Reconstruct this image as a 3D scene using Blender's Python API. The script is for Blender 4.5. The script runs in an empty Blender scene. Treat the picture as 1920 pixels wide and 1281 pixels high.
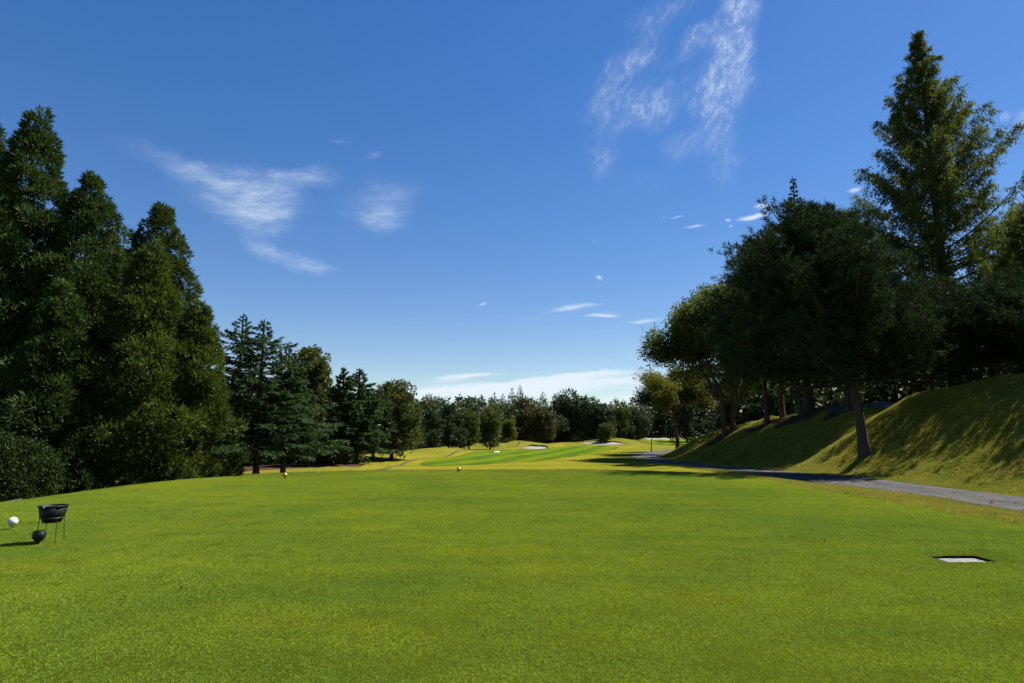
import bpy, math, random
import numpy as np
from mathutils import Vector, Matrix, Euler

R = math.radians
scene = bpy.context.scene
C = scene.collection

# ------------------------------------------------------------------ camera
F_PX, CX, CY = 1173.0, 960.0, 640.5          # focal length in photo pixels (1920 wide)
PITCH = math.atan(175.5 / F_PX)              # horizon lies 175 px under the centre
EYE = 1.5
cam = bpy.data.cameras.new("camera")
cam.sensor_width = 36.0
cam.lens = F_PX / 1920.0 * 36.0
cam.clip_start = 0.05
cam.clip_end = 9000
cam_o = bpy.data.objects.new("camera", cam)
cam_o.location = (0, 0, EYE)
cam_o.rotation_euler = (R(90) + PITCH, 0, 0)
C.objects.link(cam_o)
scene.camera = cam_o

# ------------------------------------------------------------------ light
SUN_AZ, SUN_EL = R(62), R(52)                # right of the view direction (+Y), above the horizon
sun = bpy.data.lights.new("sun", 'SUN')
sun.energy = 5.0
sun.angle = R(0.53)
sun.color = (1.0, 0.945, 0.86)
sun_o = bpy.data.objects.new("sun", sun)
sd = Vector((math.sin(SUN_AZ) * math.cos(SUN_EL), math.cos(SUN_AZ) * math.cos(SUN_EL), math.sin(SUN_EL)))
sun_o.rotation_euler = sd.to_track_quat('Z', 'Y').to_euler()
sun_o.location = (40, 20, 60)
C.objects.link(sun_o)

scene.view_settings.view_transform = 'Standard'
scene.view_settings.look = 'None'
scene.view_settings.exposure = 1.2
scene.view_settings.gamma = 1.0
scene.view_settings.use_curve_mapping = False
scene.render.engine = 'CYCLES'
cy = scene.cycles
cy.use_denoising = True
cy.max_bounces = 6
cy.diffuse_bounces = 3
cy.glossy_bounces = 2
cy.transmission_bounces = 3
cy.sample_clamp_indirect = 4.0


def ray(u, v):
    a, b = (u - CX) / F_PX, (CY - v) / F_PX
    return Vector((a, math.cos(PITCH) - b * math.sin(PITCH), math.sin(PITCH) + b * math.cos(PITCH)))


def at(u, v, Y):
    d = ray(u, v)
    return Vector((0, 0, EYE)) + d * (Y / d.y)


def azel(u, v):
    d = ray(u, v).normalized()
    return math.atan2(d.x, d.y), math.asin(d.z)


# ------------------------------------------------------------------ sky
world = bpy.data.worlds.new("World")
scene.world = world
world.use_nodes = True
world.cycles.sampling_method = 'NONE'
wn, wl = world.node_tree.nodes, world.node_tree.links
wn.clear()


def W(t, **k):
    n = wn.new(t)
    for a, b in k.items():
        setattr(n, a, b)
    return n


def wm(op, a, b=None, c=None, clamp=False):
    n = W('ShaderNodeMath', operation=op)
    n.use_clamp = clamp
    for i, x in enumerate((a, b, c)):
        if x is None:
            continue
        if isinstance(x, (int, float)):
            n.inputs[i].default_value = x
        else:
            wl.new(x, n.inputs[i])
    return n.outputs[0]


sky = W('ShaderNodeTexSky', sky_type='NISHITA')
sky.sun_disc = False
sky.sun_elevation = SUN_EL
sky.sun_rotation = SUN_AZ
sky.altitude = 200
sky.air_density = 1.0
sky.dust_density = 0.1
sky.ozone_density = 1.6
hs = W('ShaderNodeHueSaturation')
hs.inputs['Hue'].default_value = 0.5145
hs.inputs['Saturation'].default_value = 1.58
hs.inputs['Value'].default_value = 1.0
gm = W('ShaderNodeGamma')
gm.inputs['Gamma'].default_value = 0.75
wl.new(sky.outputs[0], gm.inputs['Color'])
wl.new(gm.outputs[0], hs.inputs['Color'])

tc = W('ShaderNodeTexCoord')
sep = W('ShaderNodeSeparateXYZ')
wl.new(tc.outputs['Generated'], sep.inputs[0])
AZ = wm('ARCTAN2', sep.outputs[0], sep.outputs[1])
EL = wm('ARCSINE', sep.outputs[2])
ae = W('ShaderNodeCombineXYZ')
wl.new(AZ, ae.inputs[0])
wl.new(EL, ae.inputs[1])


def noise(vec, scale, detail, rough, dist=0.0):
    n = W('ShaderNodeTexNoise')
    n.inputs['Scale'].default_value = scale
    n.inputs['Detail'].default_value = detail
    n.inputs['Roughness'].default_value = rough
    n.inputs['Distortion'].default_value = dist
    wl.new(vec, n.inputs['Vector'])
    return n


def mapping(vec, loc=(0, 0, 0), rot=0.0, sc=(1, 1, 1), kind='TEXTURE'):
    m = W('ShaderNodeMapping', vector_type=kind)
    m.inputs['Location'].default_value = loc
    m.inputs['Rotation'].default_value = (0, 0, rot)
    m.inputs['Scale'].default_value = sc
    wl.new(vec, m.inputs['Vector'])
    return m.outputs[0]


# uneven drift of the cloud outlines
wob = noise(ae.outputs[0], 9.0, 4, 0.6)
wobv = W('ShaderNodeVectorMath', operation='SUBTRACT')
wl.new(wob.outputs['Color'], wobv.inputs[0])
wobv.inputs[1].default_value = (0.5, 0.5, 0.5)
wobs = W('ShaderNodeVectorMath', operation='SCALE')
wl.new(wobv.outputs[0], wobs.inputs[0])
wobs.inputs['Scale'].default_value = 0.07
aew = W('ShaderNodeVectorMath', operation='ADD')
wl.new(ae.outputs[0], aew.inputs[0])
wl.new(wobs.outputs[0], aew.inputs[1])
wobs2 = W('ShaderNodeVectorMath', operation='SCALE')
wl.new(wobv.outputs[0], wobs2.inputs[0])
wobs2.inputs['Scale'].default_value = 0.02
aew2 = W('ShaderNodeVectorMath', operation='ADD')
wl.new(ae.outputs[0], aew2.inputs[0])
wl.new(wobs2.outputs[0], aew2.inputs[1])


def blobs(vec, rows):
    tot = None
    for (u, v, a, b, rot, w) in rows:
        az, el = azel(u, v)
        m = mapping(vec, (az, el, 0), R(rot), (a / F_PX, b / F_PX, 1))
        ln = W('ShaderNodeVectorMath', operation='LENGTH')
        wl.new(m, ln.inputs[0])
        mr = W('ShaderNodeMapRange', interpolation_type='SMOOTHSTEP')
        wl.new(ln.outputs['Value'], mr.inputs['Value'])
        mr.inputs['From Min'].default_value = 1.25
        mr.inputs['From Max'].default_value = 0.0
        mr.inputs['To Min'].default_value = 0.0
        mr.inputs['To Max'].default_value = w
        tot = mr.outputs[0] if tot is None else wm('ADD', tot, mr.outputs[0])
    return tot


def soft(x, lo, hi):
    mr = W('ShaderNodeMapRange', interpolation_type='SMOOTHSTEP')
    wl.new(x, mr.inputs['Value'])
    mr.inputs['From Min'].default_value = lo
    mr.inputs['From Max'].default_value = hi
    return mr.outputs[0]


def veil(m, n, lo, hi, base):
    return wm('MULTIPLY', soft(m, 0.0, 1.0), wm('ADD', wm('MULTIPLY', soft(n, lo, hi), 1.0 - base), base))


# streaky cirrus, centre left
m1 = blobs(aew.outputs[0], [(455, 360, 110, 58, -10, .72), (478, 412, 60, 62, -20, .5), (565, 335, 80, 24, 10, .62), (520, 390, 80, 50, 0, .25),
                            (715, 372, 105, 52, 14, .45), (725, 405, 55, 30, 0, .45), (555, 482, 95, 20, -8, .6),
                            (320, 292, 110, 26, -8, .35), (640, 266, 34, 8, 5, .3), (705, 292, 24, 9, 30, .35),
                            (1600, 520, 160, 20, 10, .3), (2350, 300, 200, 90, 10, .8), (-420, 250, 220, 70, -10, .8),
                            (900, -600, 300, 80, 20, .7)])
s1 = noise(mapping(aew2.outputs[0], (0, 0, 0), R(6), (3.8, 1.0, 1)), 62, 6, 0.66, 0.08)
c1 = veil(m1, s1.outputs['Fac'], 0.34, 0.80, 0.25)
# fleecy cirrus, upper right of the middle
m2 = blobs(aew.outputs[0], [(1375, 60, 50, 100, -8, .75), (1385, 130, 45, 70, 8, .7), (1345, 165, 70, 50, 30, .6), (1350, 235, 55, 55, 10, .6), (1310, 75, 45, 28, 20, .55),
                            (1185, 105, 85, 26, 22, .6), (1215, 205, 75, 34, 22, .65), (1140, 190, 70, 50, 20, .5), (1240, 20, 90, 30, 15, .45), (1240, 150, 120, 80, 10, .2),
                            (1135, 285, 48, 50, 0, .45), (1270, 265, 50, 34, 0, .45), (1385, -60, 60, 90, 0, .9), (1360, 310, 50, 40, 0, .35), (1200, 340, 60, 30, 0, .2),
                            (1912, 235, 9, 22, 0, .8), (1882, 227, 12, 10, 0, .7), (2600, 150, 90, 120, 0, .8)])
s2 = noise(mapping(aew2.outputs[0], (0, 0, 0), R(48), (1.6, 1.0, 1)), 70, 8, 0.70, 0.25)
c2 = veil(m2, s2.outputs['Fac'], 0.38, 0.80, 0.15)
# small crisp puffs
m3 = blobs(aew2.outputs[0], [(1412, 405, 42, 8, 5, 1.3), (1432, 385, 26, 7, -4, 1.1), (1300, 427, 34, 5, 4, .9), (1268, 408, 24, 4, 6, .7), (1364, 411, 8, 5, 0, .9),
                             (1368, 423, 6, 4, 0, .8), (1125, 518, 11, 7, -15, 1.0), (905, 570, 13, 5, 12, .9), (1116, 448, 10, 4, 0, .6), (1605, 357, 22, 7, 0, .9),
                             (893, 578, 6, 3, 0, .5), (960, 386, 7, 3, 0, .4), (1243, 408, 5, 6, 0, .5)])
s3 = noise(mapping(aew2.outputs[0], (0, 0, 0), 0, (1.8, 1, 1)), 120, 4, 0.6, 0.2)
c3 = soft(wm('MULTIPLY', m3, wm('ADD', s3.outputs['Fac'], 0.35)), 0.22, 1.25)
# long thin streaks low over the woods
m4 = blobs(aew2.outputs[0], [(1050, 724, 330, 22, 4, 1.0), (870, 708, 95, 9, 6, .8), (1110, 702, 130, 9, 4, .7), (1080, 574, 75, 8, 6, .7), (1135, 592, 50, 6, 0, .7),
                             (1205, 601, 60, 6, 2, .6), (1060, 590, 120, 12, 4, .4), (1120, 624, 50, 5, 5, .35), (1185, 674, 40, 4, 3, .4), (860, 736, 260, 22, 4, .8),
                             (1250, 745, 220, 16, 3, .8), (480, 740, 300, 16, 4, .6), (1700, 700, 420, 24, 4, .7), (2500, 720, 500, 24, 4, .7), (-500, 730, 500, 24, 4, .7)])
s4 = noise(mapping(aew2.outputs[0], (0, 0, 0), R(4.5), (9.0, 1.0, 1)), 95, 5, 0.6, 0.15)
c4 = wm('MULTIPLY', soft(wm('ADD', s4.outputs['Fac'], wm('MULTIPLY', m4, 0.50)), 0.50, 1.0), soft(m4, 0.02, .9))
# more of the same wisps over the rest of the sky
s5 = noise(mapping(ae.outputs[0], (3.1, 0.4, 0), R(15), (2.5, 1, 1)), 5.0, 8, 0.66, 0.6)
back = soft(wm('ABSOLUTE', AZ), 0.95, 1.35)
c5 = wm('MULTIPLY', wm('MULTIPLY', soft(s5.outputs['Fac'], 0.58, 0.85), back), 0.6)
cl = wm('ADD', wm('MULTIPLY', c1, 0.72), wm('MULTIPLY', c2, 0.70))
cl = wm('ADD', cl, wm('MULTIPLY', c3, 0.80))
cl = wm('ADD', cl, wm('MULTIPLY', c4, 0.85))
cl = wm('ADD', cl, c5)
cl = wm('MINIMUM', cl, 0.92)
mixc = W('ShaderNodeMix', data_type='RGBA')
wl.new(cl, mixc.inputs['Factor'])
wl.new(hs.outputs[0], mixc.inputs['A'])
mixc.inputs['B'].default_value = (4.3, 4.8, 5.4, 1)
bg = W('ShaderNodeBackground')
bg.inputs['Strength'].default_value = 0.084
wl.new(mixc.outputs['Result'], bg.inputs['Color'])
wo = W('ShaderNodeOutputWorld')
wl.new(bg.outputs[0], wo.inputs['Surface'])


# ------------------------------------------------------------------ material helpers
class NT:
    def __init__(self, name):
        self.m = bpy.data.materials.new(name)
        self.m.use_nodes = True
        self.n, self.l = self.m.node_tree.nodes, self.m.node_tree.links
        self.n.clear()
        self.out = self.n.new('ShaderNodeOutputMaterial')

    def node(self, t, **k):
        x = self.n.new(t)
        for a, b in k.items():
            setattr(x, a, b)
        return x

    def link(self, a, b):
        self.l.new(a, b)

    def set(self, sock, v):
        if hasattr(v, 'is_linked') or hasattr(v, 'links'):
            self.l.new(v, sock)
        else:
            sock.default_value = v

    def math(self, op, a, b=None, clamp=False):
        x = self.node('ShaderNodeMath', operation=op)
        x.use_clamp = clamp
        self.set(x.inputs[0], a)
        if b is not None:
            self.set(x.inputs[1], b)
        return x.outputs[0]

    def noise(self, scale, detail=4, rough=0.55, dist=0.0, vec=None, w=None):
        x = self.node('ShaderNodeTexNoise')
        x.inputs['Scale'].default_value = scale
        x.inputs['Detail'].default_value = detail
        x.inputs['Roughness'].default_value = rough
        x.inputs['Distortion'].default_value = dist
        self.l.new(vec if vec is not None else self.pos(), x.inputs['Vector'])
        return x.outputs['Fac']

    def pos(self):
        if not hasattr(self, '_pos'):
            self._pos = self.node('ShaderNodeNewGeometry').outputs['Position']
        return self._pos

    def mapv(self, vec, sc, rot=(0, 0, 0), loc=(0, 0, 0)):
        x = self.node('ShaderNodeMapping')
        x.inputs['Scale'].default_value = sc
        x.inputs['Rotation'].default_value = rot
        x.inputs['Location'].default_value = loc
        self.l.new(vec, x.inputs['Vector'])
        return x.outputs[0]

    def ss(self, x, lo, hi):
        mr = self.node('ShaderNodeMapRange', interpolation_type='SMOOTHSTEP')
        self.set(mr.inputs['Value'], x)
        mr.inputs['From Min'].default_value = lo
        mr.inputs['From Max'].default_value = hi
        return mr.outputs[0]

    def mix(self, f, a, b, blend='MIX'):
        x = self.node('ShaderNodeMix', data_type='RGBA', blend_type=blend)
        self.set(x.inputs['Factor'], f)
        self.set(x.inputs['A'], a if not isinstance(a, tuple) else (*a, 1) if len(a) == 3 else a)
        self.set(x.inputs['B'], b if not isinstance(b, tuple) else (*b, 1) if len(b) == 3 else b)
        return x.outputs['Result']

    def attr(self, name):
        x = self.node('ShaderNodeAttribute')
        x.attribute_name = name
        return x.outputs['Fac']

    def bump(self, h, strength=0.4, dist=0.02):
        b = self.node('ShaderNodeBump')
        b.inputs['Strength'].default_value = strength
        b.inputs['Distance'].default_value = dist
        self.l.new(h, b.inputs['Height'])
        return b.outputs[0]

    def principled(self, col, rough=0.8, spec=0.3, normal=None, metal=0.0):
        p = self.node('ShaderNodeBsdfPrincipled')
        self.set(p.inputs['Base Color'], (*col, 1) if isinstance(col, tuple) and len(col) == 3 else col)
        self.set(p.inputs['Roughness'], rough)
        p.inputs['Specular IOR Level'].default_value = spec
        p.inputs['Metallic'].default_value = metal
        if normal is not None:
            self.l.new(normal, p.inputs['Normal'])
        return p.outputs[0]

    def done(self, sh):
        self.l.new(sh, self.out.inputs['Surface'])
        return self.m


def leaf_mat(name, ca, cb, cc=None, trans=0.3, rough=0.65, spec=0.10, tcol=1.5):
    """ca..cb picked per clump ('tint'), cc a rarer third colour."""
    t = NT(name)
    tint = t.attr('tint')
    nz = t.noise(0.35, 3, 0.6)
    f = t.math('ADD', t.math('MULTIPLY', tint, 0.65), t.math('MULTIPLY', nz, 0.45), clamp=True)
    col = t.mix(f, ca, cb)
    if cc:
        col = t.mix(t.ss(t.noise(0.55, 4, 0.65, 0.4), 0.60, 0.74), col, cc)
    p = t.principled(col, rough, spec)
    tr = t.node('ShaderNodeBsdfTranslucent')
    tm = t.mix(1.0, col, (tcol, tcol * 1.02, tcol * 0.55), 'MULTIPLY')
    t.link(tm, tr.inputs['Color'])
    ms = t.node('ShaderNodeMixShader')
    ms.inputs[0].default_value = trans
    t.link(p, ms.inputs[1])
    t.link(tr.outputs[0], ms.inputs[2])
    return t.done(ms.outputs[0])


def bark_mat(name, c1, c2):
    t = NT(name)
    v = t.mapv(t.pos(), (6, 6, 1.2))
    n = t.noise(2.2, 6, 0.65, 0.4, v)
    col = t.mix(n, c1, c2)
    return t.done(t.principled(col, 0.92, 0.15, t.bump(n, 0.8, 0.05)))


# grass colours shared by blades and the soil under them ------------------------
def grass_col(t, kind):
    big = t.noise(0.16, 4, 0.6, 0.5)
    mid = t.noise(1.1, 4, 0.62, 0.3)
    if kind == 'tee':
        streak = t.noise(0.8, 4, 0.6, 0.2, t.mapv(t.pos(), (0.35, 1.6, 1)))
        f = t.math('ADD', t.math('MULTIPLY', big, 0.65), t.math('MULTIPLY', mid, 0.22))
        f = t.math('ADD', f, t.math('MULTIPLY', streak, 0.30))
        col = t.mix(t.ss(f, 0.38, 0.82), (0.164, 0.256, 0.026), (0.312, 0.374, 0.024))
        worn = t.ss(t.noise(2.6, 5, 0.66, 0.3), 0.66, 0.80)
        col = t.mix(t.math('MULTIPLY', worn, 0.3), col, (0.30, 0.26, 0.05))
    elif kind == 'fairway':
        col = t.mix(t.ss(big, 0.3, 0.7), (0.135, 0.215, 0.014), (0.195, 0.255, 0.014))
    elif kind == 'semi':
        f = t.math('ADD', t.math('MULTIPLY', t.noise(0.09, 4, 0.6, 0.6), 0.6), t.math('MULTIPLY', mid, 0.4))
        col = t.mix(t.ss(f, 0.38, 0.64), (0.170, 0.192, 0.018), (0.268, 0.240, 0.028))
    else:
        f = t.math('ADD', t.math('MULTIPLY', big, 0.5), t.math('MULTIPLY', mid, 0.5))
        col = t.mix(t.ss(f, 0.36, 0.64), (0.155, 0.175, 0.022), (0.250, 0.230, 0.036))
        tan = t.ss(t.noise(0.42, 5, 0.68, 0.7), 0.55, 0.75)
        col = t.mix(t.math('MULTIPLY', tan, 0.6), col, (0.31, 0.245, 0.075))
    return col


def blade_mat(name, kind, gain=1.0):
    t = NT(name)
    col = grass_col(t, kind)
    tint = t.attr('tint')
    col = t.mix(1.0, col, t.mix(tint, (0.5 * gain, 0.53 * gain, 0.5 * gain), (1.55 * gain, 1.47 * gain, 1.6 * gain)), 'MULTIPLY')
    dry = t.ss(tint, 0.96, 0.99)
    col = t.mix(t.math('MULTIPLY', dry, 0.6), col, (0.42, 0.36, 0.17))
    p = t.principled(col, 0.6, 0.08)
    tr = t.node('ShaderNodeBsdfTranslucent')
    t.link(col, tr.inputs['Color'])
    ms = t.node('ShaderNodeMixShader')
    ms.inputs[0].default_value = 0.35
    t.link(p, ms.inputs[1])
    t.link(tr.outputs[0], ms.inputs[2])
    return t.done(ms.outputs[0])


def turf_mat(name, kind, dark=1.0):
    t = NT(name)
    col = grass_col(t, kind)
    fine = t.noise(38, 5, 0.75)
    col = t.mix(1.0, col, t.mix(t.ss(fine, 0.28, 0.72), (0.62 * dark, 0.62 * dark, 0.5 * dark), (1.25 * dark, 1.22 * dark, 1.2 * dark)), 'MULTIPLY')
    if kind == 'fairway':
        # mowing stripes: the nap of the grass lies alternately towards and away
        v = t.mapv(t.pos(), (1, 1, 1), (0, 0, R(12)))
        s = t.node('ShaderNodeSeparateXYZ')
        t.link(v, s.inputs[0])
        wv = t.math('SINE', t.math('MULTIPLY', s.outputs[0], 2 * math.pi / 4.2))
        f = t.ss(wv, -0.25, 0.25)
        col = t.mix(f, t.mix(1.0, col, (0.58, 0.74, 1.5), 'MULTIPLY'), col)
    if kind == 'rough':
        lit = t.attr('litter')
        edge = t.math('ADD', lit, t.math('MULTIPLY', t.math('SUBTRACT', t.noise(0.9, 5, 0.65), 0.5), 0.7))
        d = t.mix(t.noise(2.5, 5, 0.7), (0.030, 0.020, 0.013), (0.085, 0.052, 0.032))
        col = t.mix(t.ss(edge, 0.42, 0.58), col, d)
        fr = t.attr('far')
        col = t.mix(fr, col, (0.05, 0.075, 0.02))
    h = t.math('ADD', t.noise(60, 4, 0.7), t.math('MULTIPLY', t.noise(7, 4, 0.6), 1.2))
    return t.done(t.principled(col, 1.0, 0.0, t.bump(h, 0.7, 0.03)))


M_TEE = turf_mat('tee_turf', 'tee', 0.24)
M_FAIR = turf_mat('fairway_turf', 'fairway', 0.58)
M_ROUGH = turf_mat('rough_turf', 'rough', 0.66)
M_BLADE_TEE = blade_mat('tee_blades', 'tee')
M_BLADE_ROUGH = blade_mat('rough_blades', 'rough', 1.25)


def sand_mat():
    t = NT('bunker_sand')
    n = t.noise(3, 5, 0.6)
    col = t.mix(n, (0.20, 0.18, 0.15), (0.28, 0.255, 0.215))
    return t.done(t.principled(col, 0.95, 0.1, t.bump(t.noise(9, 5, 0.7), 0.5, 0.04)))


def asphalt_mat(name, a, b):
    t = NT(name)
    s = t.noise(45, 4, 0.8)
    lane = t.noise(1.6, 5, 0.65, 0.25, t.mapv(t.pos(), (2.4, 0.10, 1)))
    patch = t.noise(0.7, 5, 0.6, 0.5)
    col = t.mix(t.ss(s, 0.32, 0.70), a, b)
    col = t.mix(t.math('MULTIPLY', t.ss(lane, 0.42, 0.66), 0.55), col, (0.125, 0.115, 0.105))
    col = t.mix(t.math('MULTIPLY', t.ss(patch, 0.52, 0.62), 0.45), col, (0.035, 0.035, 0.036))
    sp = t.ss(t.noise(26, 2, 0.6), 0.64, 0.70)
    col = t.mix(t.math('MULTIPLY', sp, 0.6), col, (0.19, 0.18, 0.17))
    cv = t.node('ShaderNodeTexVoronoi', feature='DISTANCE_TO_EDGE')
    cv.inputs['Scale'].default_value = 0.8
    t.link(t.mapv(t.pos(), (1, 0.7, 1)), cv.inputs['Vector'])
    wobn = t.math('ADD', cv.outputs['Distance'], t.math('MULTIPLY', t.math('SUBTRACT', t.noise(5, 4, .6), .5), .06))
    crack = t.ss(wobn, 0.012, 0.002)
    col = t.mix(t.math('MULTIPLY', crack, 0.7), col, (0.012, 0.012, 0.012))
    return t.done(t.principled(col, 0.95, 0.05, t.bump(s, 0.8, 0.02)))


M_SAND = sand_mat()
M_PATH = asphalt_mat('cart_path_asphalt', (0.030, 0.030, 0.031), (0.095, 0.092, 0.089))



def simple(name, col, rough=0.5, spec=0.4, metal=0.0, var=0.12, nscale=14, bump=0.0):
    t = NT(name)
    n = t.noise(nscale, 5, 0.62)
    k = t.mix(n, tuple(c * (1 - var) for c in col), tuple(min(1, c * (1 + var)) for c in col))
    b = t.bump(n, bump, 0.01) if bump else None
    return t.done(t.principled(k, t.math('ADD', t.math('MULTIPLY', n, 0.2), rough - 0.1), spec, b, metal))


# ------------------------------------------------------------------ object helpers
def tag(o, label=None, cat=None, group=None, kind=None):
    for k, v in (('label', label), ('category', cat), ('group', group), ('kind', kind)):
        if v:
            o[k] = v
    return o


def empty(name, loc=(0, 0, 0), rz=0.0):
    o = bpy.data.objects.new(name, None)
    o.empty_display_size = 0.3
    o.location = loc
    o.rotation_euler = (0, 0, rz)
    C.objects.link(o)
    return o


def link(name, me, mat=None, parent=None):
    if mat is not None and not me.materials:
        me.materials.append(mat)
    o = bpy.data.objects.new(name, me)
    C.objects.link(o)
    if parent is not None:
        o.parent = parent
    return o


def mesh_np(name, V, Fq, tint=None, smooth=False):
    """V (n,3); Fq (m,k) faces of one size."""
    V = np.asarray(V, np.float32)
    Fq = np.asarray(Fq, np.int32)
    me = bpy.data.meshes.new(name)
    me.vertices.add(len(V))
    me.vertices.foreach_set('co', V.ravel())
    m, k = Fq.shape
    me.loops.add(m * k)
    me.loops.foreach_set('vertex_index', Fq.ravel())
    me.polygons.add(m)
    me.polygons.foreach_set('loop_start', np.arange(0, m * k, k, dtype=np.int32))
    if smooth:
        me.polygons.foreach_set('use_smooth', np.ones(m, bool))
    if tint is not None:
        a = me.attributes.new('tint', 'FLOAT', 'FACE')
        a.data.foreach_set('value', np.asarray(tint, np.float32))
    me.update(calc_edges=True)
    return me


# ------------------------------------------------------------------ terrain
def sstep(a, b, x):
    t = np.clip((x - a) / (b - a), 0, 1)
    return t * t * (3 - 2 * t)


TEE = (-12.2, 8.7, -10.0, 27.0, 6.5)          # x0, x1, y0, y1, corner radius


def tee_sdf(x, y):
    x0, x1, y0, y1, r = TEE
    # the left side runs slightly outwards towards the camera, as the mown edge does
    cx, cy2 = (x0 + x1) / 2, (y0 + y1) / 2
    qx = np.abs(x - cx) - (x1 - x0) / 2 + r
    qy = np.abs(y - cy2) - (y1 - y0) / 2 + r
    return np.hypot(np.maximum(qx, 0), np.maximum(qy, 0)) + np.minimum(np.maximum(qx, qy), 0) - r


BASE_Y = np.array([-50, 0, 20, 30, 38, 48, 62, 80, 95, 120, 150, 180, 220, 300, 500, 4000.])
BASE_Z = np.array([-.45, -.45, -.45, -.50, -.72, -.92, -1.0, -1.0, -1.02, -1.0, -.75, -.3, .3, 1.5, 2.5, 2.5])
_bt = np.linspace(-50, 600, 1301)
_bz = np.interp(_bt, BASE_Y, BASE_Z)
_k = np.ones(21) / 21
_bz = np.convolve(np.pad(_bz, 10, 'edge'), _k, 'valid')

MOUNDS = [  # x, y, sx, sy, rot, h
    (-10.4, 82, 5.0, 6.0, 0.2, 0.80), (-14.0, 62, 4.0, 7.0, 0, 0.5), (-6.8, 97, 4.0, 5, 0, .25),
    (-1.0, 131, 6.0, 5.0, 0, 1.15), (7.5, 134, 4.5, 5, 0, .45), (-9, 128, 6, 7, 0, .4), (4.4, 119.5, 4.0, 3.6, 0, .42),
    (19.5, 161, 8.5, 6, 0, .95), (31, 160, 7, 7, 0, 0.5), (22, 153.5, 6.5, 3.5, 0, .4),
    (47, 195, 9, 9, 0, 2.1), (38, 180, 7, 6, 0, .6), (60, 192, 12, 9, 0, 2.3),
    (-13, 72, 2.6, 4, 0, .45), (-8.2, 89, 2.6, 3, 0, .5), (-5.0, 124, 2.6, 3, 0, .45), (2.8, 129, 3, 3, 0, .4), (12, 149, 4, 3, 0, .5), (26.5, 157, 4, 3, 0, .6), (-12, 110, 3, 4, 0, .5),
    (-12.5, 46, 2.6, 2.6, 0, .35), (-26, 60, 8, 16, 0, 1.0),
    (3.5, 46, 7, 9, 0, 0.18), (8, 62, 6, 8, 0, .15),
]
BANK_Y = np.array([-30, 20, 30, 40, 53, 66, 76, 84, 92, 101, 112, 130.])
BANK_H = np.array([4.6, 4.5, 4.35, 4.15, 4.0, 3.6, 3.1, 2.6, 1.9, 1.1, 0.4, 0.])
TOE_Y = np.array([-30, 40, 55, 64, 72, 80, 90, 100, 115, 140.])
TOE_X = np.array([15.55, 15.55, 15.55, 15.8, 16.8, 18.6, 21.3, 25, 31, 38.])


def H(x, y):
    x = np.asarray(x, float)
    y = np.asarray(y, float)
    z = np.interp(y, _bt, _bz)
    z = z + 0.18 * sstep(8, 11, x) * sstep(70, 45, y) - 1.0 * sstep(-12.2, -15.5, x) * sstep(30, 25, y)
    for (mx, my, sx, sy, ro, h) in MOUNDS:
        dx, dy = x - mx, y - my
        c, s = math.cos(ro), math.sin(ro)
        u, v = (dx * c + dy * s) / sx, (-dx * s + dy * c) / sy
        z = z + h * np.exp(-(u * u + v * v) * 0.9)
    toe = np.interp(y, TOE_Y, TOE_X)
    hb = np.interp(y, BANK_Y, BANK_H)
    toe = toe + 0.45 * np.sin(y * 0.31 + 0.7) + 0.25 * np.sin(y * .83 + 2)
    hb = hb * (1 + 0.05 * np.sin(y * 0.42 + 1.0) + 0.03 * np.sin(y * 1.1))
    t = np.clip((x - toe) / 8.3, 0, 1)
    prof = (1 - np.cos(np.pi * np.clip(t, 0, 1) ** 0.92)) / 2
    z = z + hb * (0.55 * prof + 0.45 * np.minimum(1, t * 1.0)) * 1.0
    z = z + (0.10 * np.sin(x * 1.15 + y * .35) * np.sin(y * .75 - x * .3) + 0.06 * np.sin(x * 2.3 + 1.1 * y) * np.sin(1.7 * y + .4)) * np.clip(hb, 0, 1) * sstep(.02, .25, t)
    z = z + np.clip(x - toe - 8.3, 0, 40) * 0.012 * hb / 4
    # gentle unevenness
    z = z + 0.05 * np.sin(x * 0.33 + 1.3) * np.sin(y * 0.27 + .4) + 0.03 * np.sin(x * .9 + y * .5)
    d = tee_sdf(x, y)
    k = sstep(0.0, 3.0, d)
    tee = 0.012 * np.sin(x * .6) * np.sin(y * .45 + 1) - 0.012 * np.maximum(0, -x - 3.5)
    return tee * (1 - k) + z * k


def Hs(x, y):
    return float(H(np.array([x]), np.array([y]))[0])


def normal_at(x, y, e=0.15):
    x = np.asarray(x, float)
    y = np.asarray(y, float)
    n = np.stack([-(H(x + e, y) - H(x - e, y)) / (2 * e), -(H(x, y + e) - H(x, y - e)) / (2 * e), np.ones_like(x)], -1)
    return n / np.linalg.norm(n, axis=-1, keepdims=True)


def axis(fine0, fine1, step, grow, lim0, lim1):
    a = list(np.arange(fine0, fine1 + 1e-6, step))
    s = step
    while a[-1] < lim1:
        s *= grow
        a.append(a[-1] + s)
    s = step
    pre = []
    p = fine0
    while p > lim0:
        s *= grow
        p -= s
        pre.append(p)
    return np.array(pre[::-1] + a)


xs = axis(-34, 34, 0.5, 1.07, -4000, 4000)
ya = list(np.arange(-14, 70, 0.5)) + list(np.arange(70, 215, 1.0))
ys = np.array(ya)
ys = np.concatenate([-14 - np.cumsum(0.5 * 1.12 ** np.arange(1, 60))[::-1], ys, 214 + np.cumsum(1.0 * 1.09 ** np.arange(1, 68))])
GX, GY = np.meshgrid(xs, ys)
GZ = H(GX, GY)
ny, nx = GX.shape
idx = np.arange(nx * ny).reshape(ny, nx)
Fg = np.stack([idx[:-1, :-1], idx[:-1, 1:], idx[1:, 1:], idx[1:, :-1]], -1).reshape(-1, 4)
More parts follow.
